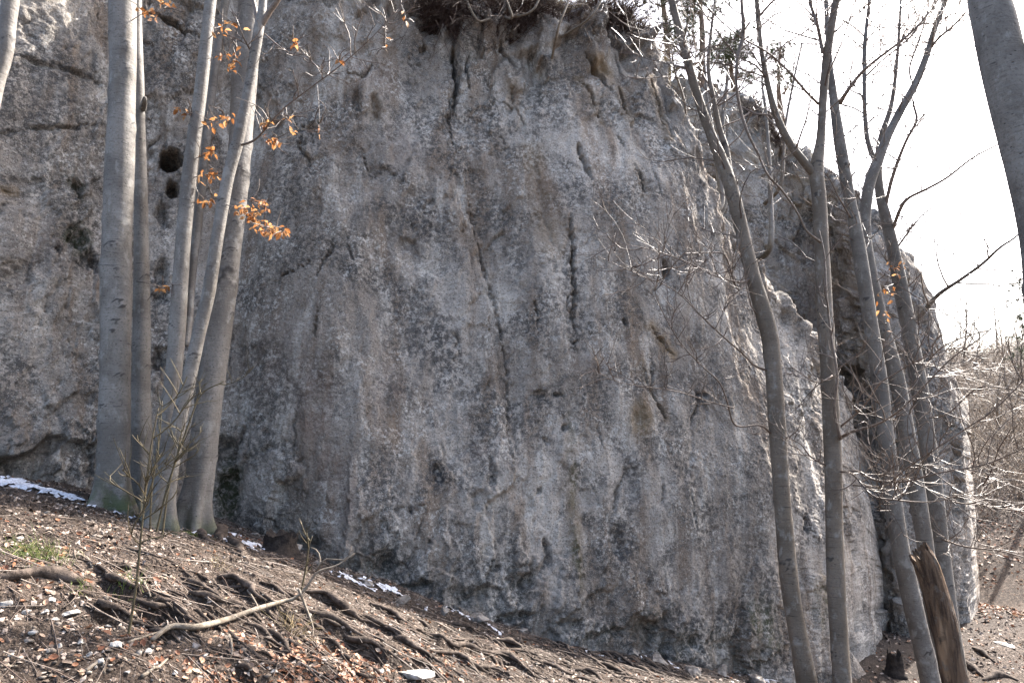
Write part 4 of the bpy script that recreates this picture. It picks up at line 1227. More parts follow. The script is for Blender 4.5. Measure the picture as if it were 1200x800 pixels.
tree('beech_tree', 'big smooth beech trunk leaning over the path with a bulge on its side', 'tree',
     [(1330, 900, 4.3, 84), (1290, 760, 4.3, 76), (1256, 560, 4.3, 70), (1235, 400, 4.3, 68), (1226, 290, 4.3, 67), (1206, 200, 4.3, 66), (1181, 100, 4.3, 64), (1166, 30, 4.3, 64), (1156, -20, 4.3, 60), (1136, -180, 4.3, 54), (1106, -450, 4.3, 44)],
     M['beech'], None, .5, 14, seed=26, crown=3,
     limbs=[([(1212, 110, 4.3, 30), (1206, 80, 4.25, 36), (1204, 68, 4.22, 34), (1216, 50, 4.2, 30), (1240, 0, 4.1, 24), (1290, -150, 4.0, 18)], 3)])

# the broken, rotting trunk
def broken_trunk():
    P, r = px_path([(1130, 850, 6.4, 42), (1118, 790, 6.4, 36), (1107, 735, 6.4, 35), (1095, 690, 6.4, 35), (1085, 660, 6.4, 35), (1077, 646, 6.4, 33)])
    gz0 = g1(P[0][0], P[0][1])
    base = np.array((P[0][0], P[0][1], gz0))
    root = thing('broken_trunk', 'rotten red-brown broken trunk with a jagged snapped top', 'stump', base)
    if P[0][2] > gz0 - .2:
        P = np.vstack([[P[0][0] + .03, P[0][1], gz0 - .25], P]); r = np.concatenate([[r[0]], r])
    n, sd = 150, 56
    X = spline(np.column_stack([P, r]), n)
    def shape(th):
        h = np.linspace(0, 1, n)[:, None]
        Q = np.stack([np.broadcast_to(np.cos(th) * 1.6, (n, sd)), np.broadcast_to(np.sin(th) * 1.6, (n, sd)), np.broadcast_to(h * 2.2, (n, sd))], -1).reshape(-1, 3)
        f = 1 + .26 * fbm(Q * (1.3, 1.3, 2.5), 3).reshape(n, sd) + .22 * fbm(Q * (4, 4, 2) + 7, 4).reshape(n, sd)
        f -= .6 * np.clip(fbm(Q * (2, 2, 2.2) + 20, 3).reshape(n, sd) - .15, 0, 1)
        return f
    V, Q, T = tube_geo(X[:, :3], X[:, 3], sd, False, shape)
    # jagged top: the end rings are pulled to different heights
    th = np.linspace(0, 2 * math.pi, sd, endpoint=False)
    ax = unit(X[-1, :3] - X[-4, :3])
    spl = .055 * perlin(np.stack([np.cos(th) * 2.5, np.sin(th) * 2.5, np.zeros(sd)], 1)) + .05 * perlin(np.stack([np.cos(th) * 8, np.sin(th) * 8, np.ones(sd)], 1)) - .035 * np.cos(th + 2.6)
    V = V.reshape(n, sd, 3)
    for k in range(14):
        V[n - 1 - k] += ax[None] * (spl * (1 - k / 14.0) ** 1.5)[:, None]
    mk = np.zeros((n, sd)); mk[:, :] = sm(.2, .6, np.cos(th - 1.2))[None] * .8
    V = V.reshape(-1, 3)
    mb = MB(); mb.add(V, Q, None, mk.ravel())
    body = mb.build('trunk', M['stump'], root, base)
    # hollow, splintered core
    c = V.reshape(n, sd, 3)
    inner = [c[-1], c[-1] * .55 + c[-1].mean(0) * .45 - ax * .05, c[-1] * .2 + c[-1].mean(0) * .8 - ax * .16]
    W = np.concatenate(inner)
    j = np.arange(sd)
    Qi = np.concatenate([np.stack([k * sd + j, k * sd + (j + 1) % sd, (k + 1) * sd + (j + 1) % sd, (k + 1) * sd + j], 1) for k in (0, 1)])
    W = np.vstack([W, W[-sd:].mean(0)])
    Ti = np.stack([2 * sd + j, 2 * sd + (j + 1) % sd, np.full(sd, 3 * sd)], 1)
    mb = MB(); mb.add(W, Qi, Ti)
    mb.build('splintered_core', M['stump'], root, base)
    # a peeling strip of bark along the lit side
    kk = np.arange(34, 128); cols = np.array([sd // 4 + x for x in (-2, -1, 0, 1, 2)]) + 2
    cc = X[:, :3]
    st = c[np.ix_(kk, cols)]
    st = st + unit(st - cc[kk][:, None]) * (.010 + .012 * np.sin(np.linspace(0, 9, len(kk)))[:, None, None] ** 2)
    nn = len(kk)
    i = (np.arange(nn - 1)[:, None] * 5 + np.arange(4)[None]).ravel()
    mb = MB(); mb.add(st.reshape(-1, 3), np.stack([i, i + 1, i + 6, i + 5], 1))
    mb.build('bark_strip', M['beech_brown'], root, base)
broken_trunk()

def rotten_stump(px, py, w, h, label, seed):
    p = on_ground(px, py)
    root = thing('tree_stump', label, 'stump', p)
    n, sd = 22, 30
    s = p[1] / FPX
    rg = np.random.default_rng(seed)
    z = np.linspace(-.15, h * s, n)
    rad = w * s / 2 * (1 + .55 * np.exp(-np.clip(z, 0, None) / (.25 * h * s)))
    P = np.stack([p[0] + .1 * w * s * z / (h * s), np.full(n, p[1]), p[2] + z], 1)
    def shape(th):
        Q = np.stack([np.broadcast_to(np.cos(th) * 1.4, (n, sd)), np.broadcast_to(np.sin(th) * 1.4, (n, sd)), np.broadcast_to(z[:, None] * 4, (n, sd))], -1).reshape(-1, 3) + seed
        return 1 + .35 * fbm(Q, 3).reshape(n, sd) + .15 * fbm(Q * 4, 2).reshape(n, sd)
    V, Q, T = tube_geo(P, rad, sd, False, shape)
    V = V.reshape(n, sd, 3)
    th = np.linspace(0, 2 * math.pi, sd, endpoint=False)
    spl = h * s * .45 * perlin(np.stack([np.cos(th) * 1.8, np.sin(th) * 1.8, np.full(sd, seed + .5)], 1)) + h * s * .15 * perlin(np.stack([np.cos(th) * 6, np.sin(th) * 6, np.full(sd, seed + 9.)], 1))
    for k in range(12):
        V[n - 1 - k, :, 2] += spl * (1 - k / 12)
    top = V[-1]
    V = V.reshape(-1, 3)
    mb = MB(); mb.add(V, Q); mb.build('stump_wall', M['dark_stump'], root, p)
    c0 = top.mean(0)
    W = np.concatenate([top, top * .6 + c0 * .4 - (0, 0, h * s * .25), (c0 - (0, 0, h * s * .5))[None]])
    j = np.arange(sd)
    mb = MB(); mb.add(W, np.stack([j, (j + 1) % sd, sd + (j + 1) % sd, sd + j], 1), np.stack([sd + j, sd + (j + 1) % sd, np.full(sd, 2 * sd)], 1))
    mb.build('hollow_core', M['dark_stump'], root, p)
rotten_stump(326, 650, 34, 24, 'dark rotted hollow stump against the cliff foot beside the beech clump', 3)
rotten_stump(1049, 790, 15, 22, 'small dark stump with splintered edge behind the leaning beech', 8)

# ------------------------------------------------------------------ roots over the slope
def root_thing(pts, w, label, group, seed, lift=.35, name='exposed_root'):
    G = np.array([on_ground(*p) for p in pts])
    n = max(10, int(np.linalg.norm(np.diff(G, axis=0), axis=1).sum() / .03))
    X = spline(G, n)
    rg = np.random.default_rng(seed)
    wob = np.cumsum(rg.normal(size=(n, 2)), 0) * .007
    wob -= np.linspace(0, 1, n)[:, None] * wob[-1]
    X[:, :2] += wob
    d = G[:, 1].mean()
    t = np.linspace(0, 1, n)
    r = w * d / FPX / 2 * (np.clip(np.minimum(t / .30, (1 - t) / .55), 0, 1) ** .8 * (.85 + .25 * np.sin(t * 11 + seed)) * (1.15 - .3 * t)) + .0025
    X[:, 2] = zg(X[:, 0], X[:, 1]) + r * lift - .02 * (np.clip(.06 - t, 0, 1) + np.clip(t - .94, 0, 1)) / .06
    k = np.ones(5) / 5
    X[2:-2, 2] = np.convolve(X[:, 2], k, 'valid')
    def shape(th):
        return 1 + .26 * perlin(np.stack([np.repeat(t[:, None] * n * .14, 9, 1), np.broadcast_to(np.cos(th) * 1.2, (n, 9)), np.broadcast_to(np.sin(th) * 1.2 + seed, (n, 9))], -1).reshape(-1, 3)).reshape(n, 9)
    V, Q, T = tube_geo(X, r, 9, True, shape)
    o0 = X[n // 2].copy(); o0[2] -= r[n // 2]
    mb = MB(); mb.add(V, Q, T)
    o = mb.build(name, M['root'], None, o0)
    return tag(o, label, 'root', group)
RL = 'dark weathered root running down the trodden slope in full sun'
RGp = 'roots laid bare on the slope'
RLS = {0: 'thick dark root ending bluntly just below the snowy forked root', 1: 'thickest dark root, running from the raised tip of the fallen branch', 2: 'root that continues the thickest one further downhill',
       3: 'long root running parallel below the thickest one', 5: 'stout root above the middle of the fallen branch', 6: 'stout root between the thin sapling and the fallen branch', 7: 'short root at the butt of the fallen branch',
       9: 'short root deep in the rust-brown leaf drift', 10: 'stout root between the knobbly root and the thin sapling', 11: 'short thick root just above the blocky whitish stone', 12: 'thin root under the moss of the beech clump',
       13: 'root passing right behind the thin sapling', 22: 'stout root uphill of the flat pale slab', 20: 'longest thin root, trailing down past the flat pale slab', 19: 'root nearest the snow at the foot of the far cliff corner',
       21: 'short stout root close under the cliff foot hollows', 37: 'long wiry root crossing the shadow edge below the clump', 35: 'thin root just past the flat pale slab'}
for k, (pts, w) in enumerate(ROOTS):
    root_thing(pts, w * .78, RLS.get(k, RL), RGp, k + 1, .9)
root_thing([(-10, 672), (22, 674), (60, 676), (90, 683), (116, 691)], 17, 'thick knobbly grey root lying on the slope below the grass tuft', RGp, 70, .5)
for k, (pts, w) in enumerate(([(212, 612), (235, 622), (258, 628), (266, 643)], 15), ) if False else enumerate((([(212, 612), (235, 622), (258, 628), (266, 643)], 15), ([(262, 630), (278, 645), (292, 664)], 10), ([(225, 618), (244, 634), (262, 640), (300, 662)], 8))):
    root_thing(pts, w, ('forked grey root reaching from the stout scarred stem through old snow', 'root branch bending downhill below the stout scarred stem', 'thin root creeping along the mossy ground by the scarred stem')[k], 'roots of the beech clump', 90 + k, .6, 'tree_root')
for k, (pts, w) in enumerate((([(1120, 772), (1138, 782), (1156, 796)], 10), ([(1150, 797), (1172, 792), (1196, 798)], 9), ([(1140, 758), (1155, 768), (1170, 780)], 6), ([(1010, 722), (1030, 740), (1044, 756)], 7), ([(1024, 716), (1042, 730), (1056, 748)], 7), ([(1030, 712), (1050, 724), (1066, 738)], 5))):
    root_thing(pts, w, 'dark root crossing the trodden ground round the broken trunk', 'roots by the broken trunk', 120 + k, .6)

# thinner strands of the root mat, each on its own line down the slope
rr_ = np.random.default_rng(77)
for k in range(190):
    x0 = rr_.uniform(120, 760); lo = 640 + (x0 - 120) * .19
    y0 = rr_.uniform(lo + 8, min(lo + 95, 790))
    L_ = rr_.uniform(22, 75); sl_ = rr_.uniform(.32, .72)
    pts = [(x0, y0), (x0 + L_ * .5, y0 + L_ * .5 * sl_ + rr_.normal() * 3), (x0 + L_, y0 + L_ * sl_ + rr_.normal() * 3)]
    if pts[-1][1] > 806:
        continue
    root_thing(pts, rr_.uniform(1.8, 4.2), 'thin wiry root strand of the mat that nets the slope', 'thin roots netting the slope', 300 + k, .7)

# ------------------------------------------------------------------ stones, litter, sticks
def stone_mesh(seed, n=3):
    import bmesh
    bm = bmesh.new()
    bmesh.ops.create_icosphere(bm, subdivisions=n, radius=1.0)
    V = np.array([v.co for v in bm.verts]); F = np.array([[v.index for v in f.verts] for f in bm.faces])
    bm.free()
    rg = np.random.default_rng(seed)
    for _ in range(9):
        d = unit(rg.normal(size=3)); c = rg.uniform(.35, .75)
        k = V @ d
        V = V - np.outer(np.clip(k - c, 0, None), d)
    V *= 1 + .30 * fbm(V * 1.4 + seed * 3.1, 3)[:, None]
    return V, F
def stone(px, py, w, h, label, seed, group=None, mat=None):
    p = on_ground(px, py)
    s = w * p[1] / FPX / 2
    V, F = stone_mesh(seed)
    a = seed * 1.7
    V = V * (s * 1.1, s * .9, h * p[1] / FPX * .50)
    V = V @ np.array(((math.cos(a * .2), math.sin(a * .2), 0), (-math.sin(a * .2), math.cos(a * .2), 0), (0, 0, 1)))
    o = mesh_object('stone', V + p + (0, 0, V[:, 2].max() * .15), [F], mat or M['stone'], None, p, False)
    tag(o, label, 'stone', group)
stone(484, 791, 46, 13, 'flat pale limestone slab half sunk among roots and litter', 1)
stone(87, 719, 22, 9, 'flat whitish stone on the slope under the knobbly root', 2)
stone(138, 757, 17, 12, 'blocky whitish stone beside the foot of the thin sapling', 3)
stone(22, 633, 12, 9, 'small white stone next to the grass tuft', 4)
stone(722, 755, 16, 9, 'grey stone lying loose at the foot of the cliff by a snow streak', 5)
stone(1176, 755, 20, 9, 'dark flat stone on the sunlit path past the cliff end', 6)
rub = np.random.default_rng(12)
for k, (px, w) in enumerate(((345, 22), (372, 16), (428, 20), (470, 26), (520, 18), (560, 24), (612, 16), (648, 26), (688, 18), (742, 22), (772, 26), (812, 20), (846, 28), (884, 24), (905, 18), (300, 14))):
    fy = np.interp(px, [f[0] for f in FOOT], [f[1] for f in FOOT])
    stone(px, fy + rub.uniform(1, 6), w, w * rub.uniform(.5, .8), 'grey limestone block fallen at the foot of the main face', 400 + k, 'blocks fallen along the cliff foot', M['rubble'])
SG = 'small pale stones on the slope'
for k, (px, py, w, h) in enumerate(((31, 720, 10, 8), (52, 718, 9, 7), (64, 728, 10, 6), (95, 757, 9, 8), (20, 725, 9, 7), (172, 768, 12, 8), (118, 780, 10, 8), (205, 790, 12, 8), (150, 790, 9, 6), (240, 770, 9, 6), (755, 762, 8, 7), (60, 703, 15, 8), (6, 710, 16, 12), (320, 790, 11, 6), (105, 770, 8, 7), (232, 795, 10, 6), (445, 788, 10, 6), (38, 748, 10, 7), (70, 760, 9, 6), (12, 770, 10, 7), (128, 735, 9, 6), (182, 779, 9, 7))):
    stone(px, py, w, h, 'small pale limestone pebble lying loose on the sunlit slope', 20 + k, SG)

def scatter_px(n, x0, x1, y0, y1, dens=None, seed=0, xr=(-5.2, 4.8), yr=(2.4, 9.8)):
    """Random ground points, even over the photograph's ground area (metric positions from the slope)."""
    rg = np.random.default_rng(seed)
    X = rg.uniform(*xr, n * 6); Y = rg.uniform(*yr, n * 6)
    Z = zg(X, Y)
    P = np.stack([X, Y, Z], 1)
    u, v = project(P)
    ok = (u > x0) & (u < x1) & (v > y0) & (v < y1)
    if dens is not None:
        ok &= rg.uniform(0, 1, len(X)) < dens(P, u, v)
    return P[ok][:n]

def foot_dist(P):
    return poly_dist(P * (1, 1, 0), FOOTLINE * (1, 1, 0))[0]
def slope_normal(P):
    e = .03
    zx = zbase(P[:, 0] + e, P[:, 1]) - zbase(P[:, 0] - e, P[:, 1])
    zy = zbase(P[:, 0], P[:, 1] + e) - zbase(P[:, 0], P[:, 1] - e)
    return unit(np.stack([-zx / (2 * e), -zy / (2 * e), np.ones(len(P))], 1))

def litter_leaves(P, size, name, mat, label, cat, seed):
    rg = np.random.default_rng(seed)
    N = len(P)
    Nn = unit(slope_normal(P) + rg.normal(size=(N, 3)) * .45)
    a = unit(rg.normal(size=(N, 3))); a = unit(a - Nn * (a * Nn).sum(1)[:, None])
    b = np.cross(Nn, a)
    s = size * rg.uniform(.5, 1.2, N)
    cu = rg.uniform(-.25, .8, N)
    prof = ((0, 0), (.28, .30), (.33, .55), (.22, .82), (0, 1.0), (-.22, .82), (-.33, .55), (-.28, .30))
    V = []
    for (x, y) in prof:
        V.append(P + a * (s * x)[:, None] + b * (s * (y - .5))[:, None] + Nn * (s * (.10 + cu * (abs(x) * 1.1 + (y - .5) ** 2)))[:, None])
    V.append(P + Nn * (s * .07)[:, None])
    V = np.stack(V, 1).reshape(-1, 3)
    t = np.array([(k, (k + 1) % 8, 8) for k in range(8)])
    T = (np.arange(N)[:, None, None] * 9 + t[None]).reshape(-1, 3)
    o = mesh_object(name, V, [T], mat)
    return tag(o, label, cat, kind='stuff')

lp = scatter_px(7000, -30, 1000, 600, 830, lambda P, u, v: np.clip(1.1 * np.exp(-(((u - 350) / 170) ** 2 + ((v - 790) / 42) ** 2)) + 1.0 * np.exp(-(((u - 50) / 90) ** 2 + ((v - 665) / 34) ** 2)) + .9 * np.exp(-(((u - 180) / 90) ** 2 + ((v - 745) / 26) ** 2)) + .10
                + .8 * np.exp(-(((u - 280) / 22) ** 2 + ((v - 632) / 14) ** 2)) + .8 * np.exp(-(((u - 450) / 60) ** 2 + ((v - 785) / 24) ** 2)), 0, 1) * (.35 + .65 * (fbm(P * (2.2, 2.2, 0), 2) > -.05)), 5)
lp = np.vstack([lp, scatter_px(3400, 150, 560, 725, 840, lambda P, u, v: np.clip(1.2 * np.exp(-(((u - 340) / 120) ** 2 + ((v - 800) / 34) ** 2)), 0, 1) * (.3 + .7 * (fbm(P * (4, 4, 0) + 5, 2) > -.1)), 77, (-2.6, .2), (3.8, 6.4))])
litter_leaves(lp, .039, 'leaf_litter', M['litter'], 'rust-brown fallen beech leaves strewn over the slope', 'leaf litter', 6)
lp2 = scatter_px(700, -120, 130, 555, 585, lambda P, u, v: np.exp(-foot_dist(P) / .22), 15)
litter_leaves(lp2, .06, 'leaf_litter', M['litter'], 'drift of damp leaves gathered against the cliff foot left of the clump', 'leaf litter', 16)
# crumbs of bark, husks and broken leaf: the ground's own texture
def chips(P, name, label, seed, size=(.006, .024)):
    rg = np.random.default_rng(seed)
    N = len(P)
    Nn = unit(slope_normal(P) + rg.normal(size=(N, 3)) * .6)
    a = unit(rg.normal(size=(N, 3))); a = unit(a - Nn * (a * Nn).sum(1)[:, None]); b = np.cross(Nn, a)
    s = rg.uniform(0, 1, N) ** 2.2 * (size[1] - size[0]) + size[0]
    w = s * rg.uniform(.25, .9, N); h = s * rg.uniform(.12, .5, N)
    c = ((-1, -1, 0), (1, -1, 0), (1, 1, 0), (-1, 1, 0))
    j = rg.uniform(.55, 1.25, (N, 4))
    V = [P + a * (s * x * j[:, k])[:, None] + b * (w * y * j[:, k])[:, None] - Nn * (h * .3)[:, None] for k, (x, y, z) in enumerate(c)]
    V += [P + a * (s * rg.uniform(-.4, .4, N))[:, None] + b * (w * rg.uniform(-.4, .4, N))[:, None] + Nn * h[:, None]]
    V = np.stack(V, 1).reshape(-1, 3)
    t = np.array(((0, 1, 4), (1, 2, 4), (2, 3, 4), (3, 0, 4)))
    T = (np.arange(N)[:, None, None] * 5 + t[None]).reshape(-1, 3)
    o = mesh_object(name, V, [T], M['chip'], smooth=False)
    return tag(o, label, 'forest litter', kind='stuff')
cp = scatter_px(42000, -40, 1080, 560, 840, lambda P, u, v: .55 + .45 * (fbm(P * (3, 3, 0), 2) > 0), 8)
chips(cp, 'litter_crumbs', 'crumbled bark, husks and leaf scraps covering the slope', 9)
def scatter_right(n, seed):
    rg = np.random.default_rng(seed)
    X = rg.uniform(3.4, 12, n); Y = rg.uniform(7.0, 15, n)
    return np.stack([X, Y, zg(X, Y)], 1)
chips(scatter_right(12000, 60), 'litter_crumbs', 'dark leaf scraps and crumbs on the ground round the broken trunk', 61, (.010, .045))
litter_leaves(scatter_right(1500, 62), .06, 'leaf_litter', M['litter'], 'scattered fallen leaves on the ground round the broken trunk', 'leaf litter', 63)
# gravel
gp = scatter_px(5200, -40, 1080, 600, 840, lambda P, u, v: np.clip(.25 + np.exp(-(((u - 90) / 130) ** 2 + ((v - 760) / 45) ** 2)), 0, 1), 18)
rgv = np.random.default_rng(4)
mbg = MB()
base_st = [stone_mesh(200 + k, 1) for k in range(6)]
for k, (V, F) in enumerate(base_st):
    Pk = gp[k::6]
    N = len(Pk)
    s = .006 + .022 * rgv.uniform(0, 1, N) ** 3
    ang = rgv.uniform(0, 6.28, N)
    c, sn_ = np.cos(ang), np.sin(ang)
    sx, sy, sz = s * rgv.uniform(.8, 1.4, N), s * rgv.uniform(.7, 1.1, N), s * rgv.uniform(.45, .9, N)
    Vx = V[None, :, 0] * sx[:, None]; Vy = V[None, :, 1] * sy[:, None]; Vz = V[None, :, 2] * sz[:, None]
    W = np.stack([Vx * c[:, None] - Vy * sn_[:, None], Vx * sn_[:, None] + Vy * c[:, None], Vz + (sz * .3)[:, None]], -1) + Pk[:, None]
    T = (np.arange(N)[:, None, None] * len(V) + F[None]).reshape(-1, 3)
    mbg.add(W.reshape(-1, 3), None, T)
tag(mbg.build('gravel', M['gravel']), 'pale stony grit scattered through the soil', 'gravel', kind='stuff')
# fine twigs, lying mostly down the slope
tp = scatter_px(3600, -40, 1080, 600, 840, lambda P, u, v: .6 + 0 * u, 28)
N = len(tp)
dd = rgv.normal(size=(N, 3)) * .55 + np.array((1.1, -.5, -.3)) * np.where(rgv.uniform(0, 1, N) < .8, 1, 0)[:, None]
nn_ = slope_normal(tp)
dd = unit(dd - nn_ * (dd * nn_).sum(1)[:, None])
V, Q = batch_curves(tp + nn_ * .008 - dd * .05, dd, rgv.uniform(.06, .42, N), rgv.uniform(.0012, .0050, N), rgv.normal(size=(N, 3)) * (.18, .18, .04), 4, 3, .5)
mb = MB(); mb.add(V, Q)
tag(mb.build('fallen_twigs', M['twig']), 'thin twigs and rootlets scattered down the slope', 'twigs', kind='stuff')

# fallen branch lying across the slope
def fallen_branch():
    pts = [(178, 758), (200, 750), (230, 742), (270, 732), (300, 721), (330, 712), (345, 701), (360, 687), (372, 670), (395, 662), (416, 648)]
    G = on_ground(200, 752)
    G2 = on_ground(330, 722)
    P = []
    for k, (px, py) in enumerate(pts):
        d = np.interp(px, [178, 330, 416], [G[1], G2[1] - .15, G2[1] + .1])
        P.append(at(px, py, d))
    P = np.array(P)
    for k in range(6):
        P[k] = on_ground(*pts[k]) + (0, 0, .03)
    for k in range(6, len(pts)):
        P[k] = at(pts[k][0], pts[k][1], P[5][1] + .03 * (k - 5))
        P[k][2] = max(P[k][2], g1(P[k][0], P[k][1]) + .05)
    r = np.interp(np.arange(len(P)), [0, 2, 5, 8, 10], [.013, .017, .014, .008, .003])
    root = thing('fallen_branch', 'long bare grey branch lying across the roots, its tip raised', 'branch', G)
    mb = MB(); LL, lr = stem_geo(mb, P, r, 9, 0, 0, 5, 3, 0, .10, .04)
    mb.build('main_stem', M['branch'], root, G)
    for pp, w in (([(372, 668), (375, 656), (372, 645), (364, 641)], 3), ([(350, 690), (358, 710), (366, 732), (366, 745), (352, 788)], 3.4), ([(372, 668), (380, 655), (405, 655), (412, 640)], 2.4)):
        d0 = P[7][1]
        Q_ = np.array([at(x, y, d0 - (.05 if y < 700 else .25 * (y - 690) / 100)) for x, y in pp])
        mb = MB(); stem_geo(mb, Q_, np.linspace(w, 1, len(pp)) * d0 / FPX / 2, 5, 0, 0, 6, 0, 0, .05, .04)
        mb.build('side_branch', M['branch'], root, G)
fallen_branch()
def stick(pts, w, label, seed):
    G = np.array([on_ground(*p) for p in pts])
    X = spline(G, 16)
    X[:, 2] = zg(X[:, 0], X[:, 1])
    a = np.linspace(0, 1, 16)[:, None]
    rr = w * G[0][1] / FPX / 2
    hi = X[0] * (1 - a) + X[-1] * a
    X[:, 2] = np.maximum(X[:, 2], hi[:, 2]) + rr * .6
    V, Q, T = tube_geo(X, np.linspace(rr, rr * .5, 16), 6, True)
    mb = MB(); mb.add(V, Q, T)
    tag(mb.build('stick', M['branch'], None, G[0]), label, 'stick', 'dead sticks lying on the slope')
for k, (pts, w) in enumerate((([(0, 785), (20, 784)], 4), ([(166, 797), (185, 785), (196, 776)], 5), ([(60, 654), (68, 666), (74, 672)], 3), ([(78, 655), (100, 655), (108, 667)], 4), ([(163, 680), (172, 692), (176, 702)], 4), ([(290, 700), (300, 712), (306, 722)], 3), ([(268, 745), (272, 765), (268, 778)], 4), ([(150, 755), (180, 752), (196, 740)], 4), ([(100, 790), (118, 780), (122, 795)], 5))):
    stick(pts, w, 'short bleached stick lying loose on the sunlit slope', k)

# thin sapling in front of the clump
def sapling(pts, d, label, name, shoots, mat, seed, w0, L=(.12, .4), upright=.5):
    G = on_ground(pts[0][0], pts[0][1]) if d is None else None
    d = d or G[1]
    P = np.array([at(x, y, d) for x, y in pts])
    z0 = g1(P[0][0], P[0][1])
    P[0][2] = z0 - .05
    root = thing(name, label, 'sapling', (P[0][0], P[0][1], z0))
    r = np.linspace(w0, 1.2, len(P)) * d / FPX / 2
    b = np.array((P[0][0], P[0][1], z0))
    mb = MB(); LL, lr = stem_geo(mb, P, r, 7, 0, 0, seed, 0, 0, .06, .04)
    mb.build('stem', mat, root, b)
    tb = MB(); side_shoots(tb, LL, lr, shoots, seed, L, .003, upright, 2, .35)
    tag(tb.build('twigs', mat, root, b), kind='stuff')
    return root
sapling([(149, 744), (154, 722), (159, 690), (163, 650), (167, 610), (171, 570), (176, 530), (181, 500), (186, 478)], None, 'thin leafless sapling standing alone on the slope before the clump', 'sapling', 12, M['stem_green'], 31, 3.6, (.1, .35))
for k, (pts, lab) in enumerate((([(176, 622), (178, 570), (186, 520), (190, 470)], 'spindly greenish shoot growing at the foot of the clump'), ([(190, 620), (200, 560), (220, 500), (236, 462), (262, 447)], 'arching pale shoot bending over from the foot of the clump'), ([(182, 622), (196, 570), (206, 540), (214, 500)], 'short bushy shoot among the stems of the clump'))):
    sapling(pts, 5.95, lab, 'basal_shoot', 9, M['stem_green'], 41 + k, 2.6, (.1, .35))
sapling([(352, 690), (358, 668), (362, 640), (366, 628)], None, 'short wiry seedling by the raised end of the fallen branch', 'seedling', 4, M['stem_green'], 51, 2.6, (.08, .2))

# grass tufts
def tuft(px, py, n, spread, L, mat, label, name, seed):
    p = on_ground(px, py)
    rg = np.random.default_rng(seed)
    xy = p[:2] + rg.normal(size=(n, 2)) * spread
    S0 = np.column_stack([xy, zg(xy[:, 0], xy[:, 1]) - .005])
    D = rg.normal(size=(n, 3)) * .45 + (0.15, 0, 1)
    V, Q = batch_curves(S0, D, rg.uniform(*L, n), .0022, rg.normal(size=(n, 3)) * .35 - (0, 0, .25), 4, 3, .9)
    mb = MB(); mb.add(V, Q)
    tag(mb.build(name, mat, None, p), label, 'grass', kind='stuff')
tuft(44, 652, 220, .09, (.05, .15), M['grass'], 'tuft of short green grass on the sunlit slope', 'grass_tuft', 1)
tuft(92, 692, 26, .03, (.04, .10), M['grass'], 'wisp of grass below the knobbly root', 'grass_tuft', 2)
tuft(152, 680, 40, .05, (.05, .12), M['grass'], 'small yellow-green grass tuft beside the thin sapling', 'grass_tuft', 3)
tuft(255, 664, 30, .03, (.04, .10), M['dry_grass'], 'pale withered wisp near the shadow edge below the forked root', 'grass_tuft', 4)
tuft(345, 742, 60, .05, (.08, .20), M['dry_grass'], 'bleached dry grass clump under the fallen branch', 'grass_tuft', 5)

# ------------------------------------------------------------------ growth on the cliff top
def rim_points(n, c0, c1, r0, r1, seed, rear=False):
    rg = np.random.default_rng(seed)
    V, rw, cl = (CV2, rowp2, colp2) if rear else (CV1, rowp1, colp1)
    ok = (rw > r0) & (rw < r1) & (cl > c0) & (cl < c1)
    k = np.nonzero(ok)[0]
    # clumps: denser tangles and bare gaps, ragged lower edge
    m = fbm(V[k] * (1.6, 1.6, 1.0) + seed, 3)
    e = sm(r0, r0 + .45, rw[k] + .25 * m)
    w = np.clip(.25 + 1.6 * m, .02, 1) * (.06 + .94 * e)
    return V[rg.choice(k, n, p=w / w.sum())]
def rim_brush(n, c0, c1, r0, r1, L, rad, mat, name, label, cat, seed, out=.5, droop=.5, up=.8, rear=False):
    S0 = rim_points(n, c0, c1, r0, r1, seed, rear)
    rg = np.random.default_rng(seed + 1)
    D = rg.normal(size=(n, 3)) * .8 + np.array((.1, -out, up))
    b = rg.normal(size=(n, 3)) * .35 + np.array((.05, -.15, -droop))
    V, Q = batch_curves(S0 - unit(D) * .03, D, L[0] + (L[1] - L[0]) * rg.uniform(0, 1, n) ** 2, rad * rg.uniform(.4, 1.4, n), b, 4, 3, .7)
    mb = MB(); mb.add(V, Q)
    # finer side stems
    m = n
    kk = rg.integers(0, n, m); t = rg.uniform(.3, .9, m)
    P = V.reshape(n, 5, 3, 3).mean(2)
    S1_ = P[kk, (t * 4).astype(int)]
    V, Q = batch_curves(S1_, rg.normal(size=(m, 3)) + (0, 0, .2), rg.uniform(.08, .3, m), rad * .45, rg.normal(size=(m, 3)) * .3 - (0, 0, .2), 3, 3, .6)
    mb.add(V, Q)
    return tag(mb.build(name, mat), label, cat, kind='stuff')
rim_brush(3900, 8.9, 12.2, 5.52, 7.4, (.2, 1.1), .0050, M['brush'], 'bramble_tangle', 'tangled red-brown bramble hanging over the cliff edge', 'brush', 71)
rim_brush(420, 12.0, 14.6, 5.9, 7.4, (.2, .7), .004, M['brush'], 'bramble_tangle', 'thin leafless scrub along the falling crest of the main face', 'brush', 75)
rim_brush(700, 1.0, 4.0, 5.6, 7.4, (.2, .8), .006, M['brush'], 'scrub', 'leafless scrub on the top of the rear buttress', 'brush', 76, rear=True)
rim_brush(300, 4.0, 8.0, 5.9, 7.2, (.15, .5), .005, M['brush'], 'scrub', 'sparse scrub on the sinking crest of the rear buttress', 'brush', 77, rear=True)
rim_brush(1900, 11.2, 12.6, 5.9, 7.9, (.15, .5), .0026, M['dry_grass'], 'dry_grass', 'straw-coloured dry grass on the corner of the cliff top', 'grass', 81, .3, .4, .8)
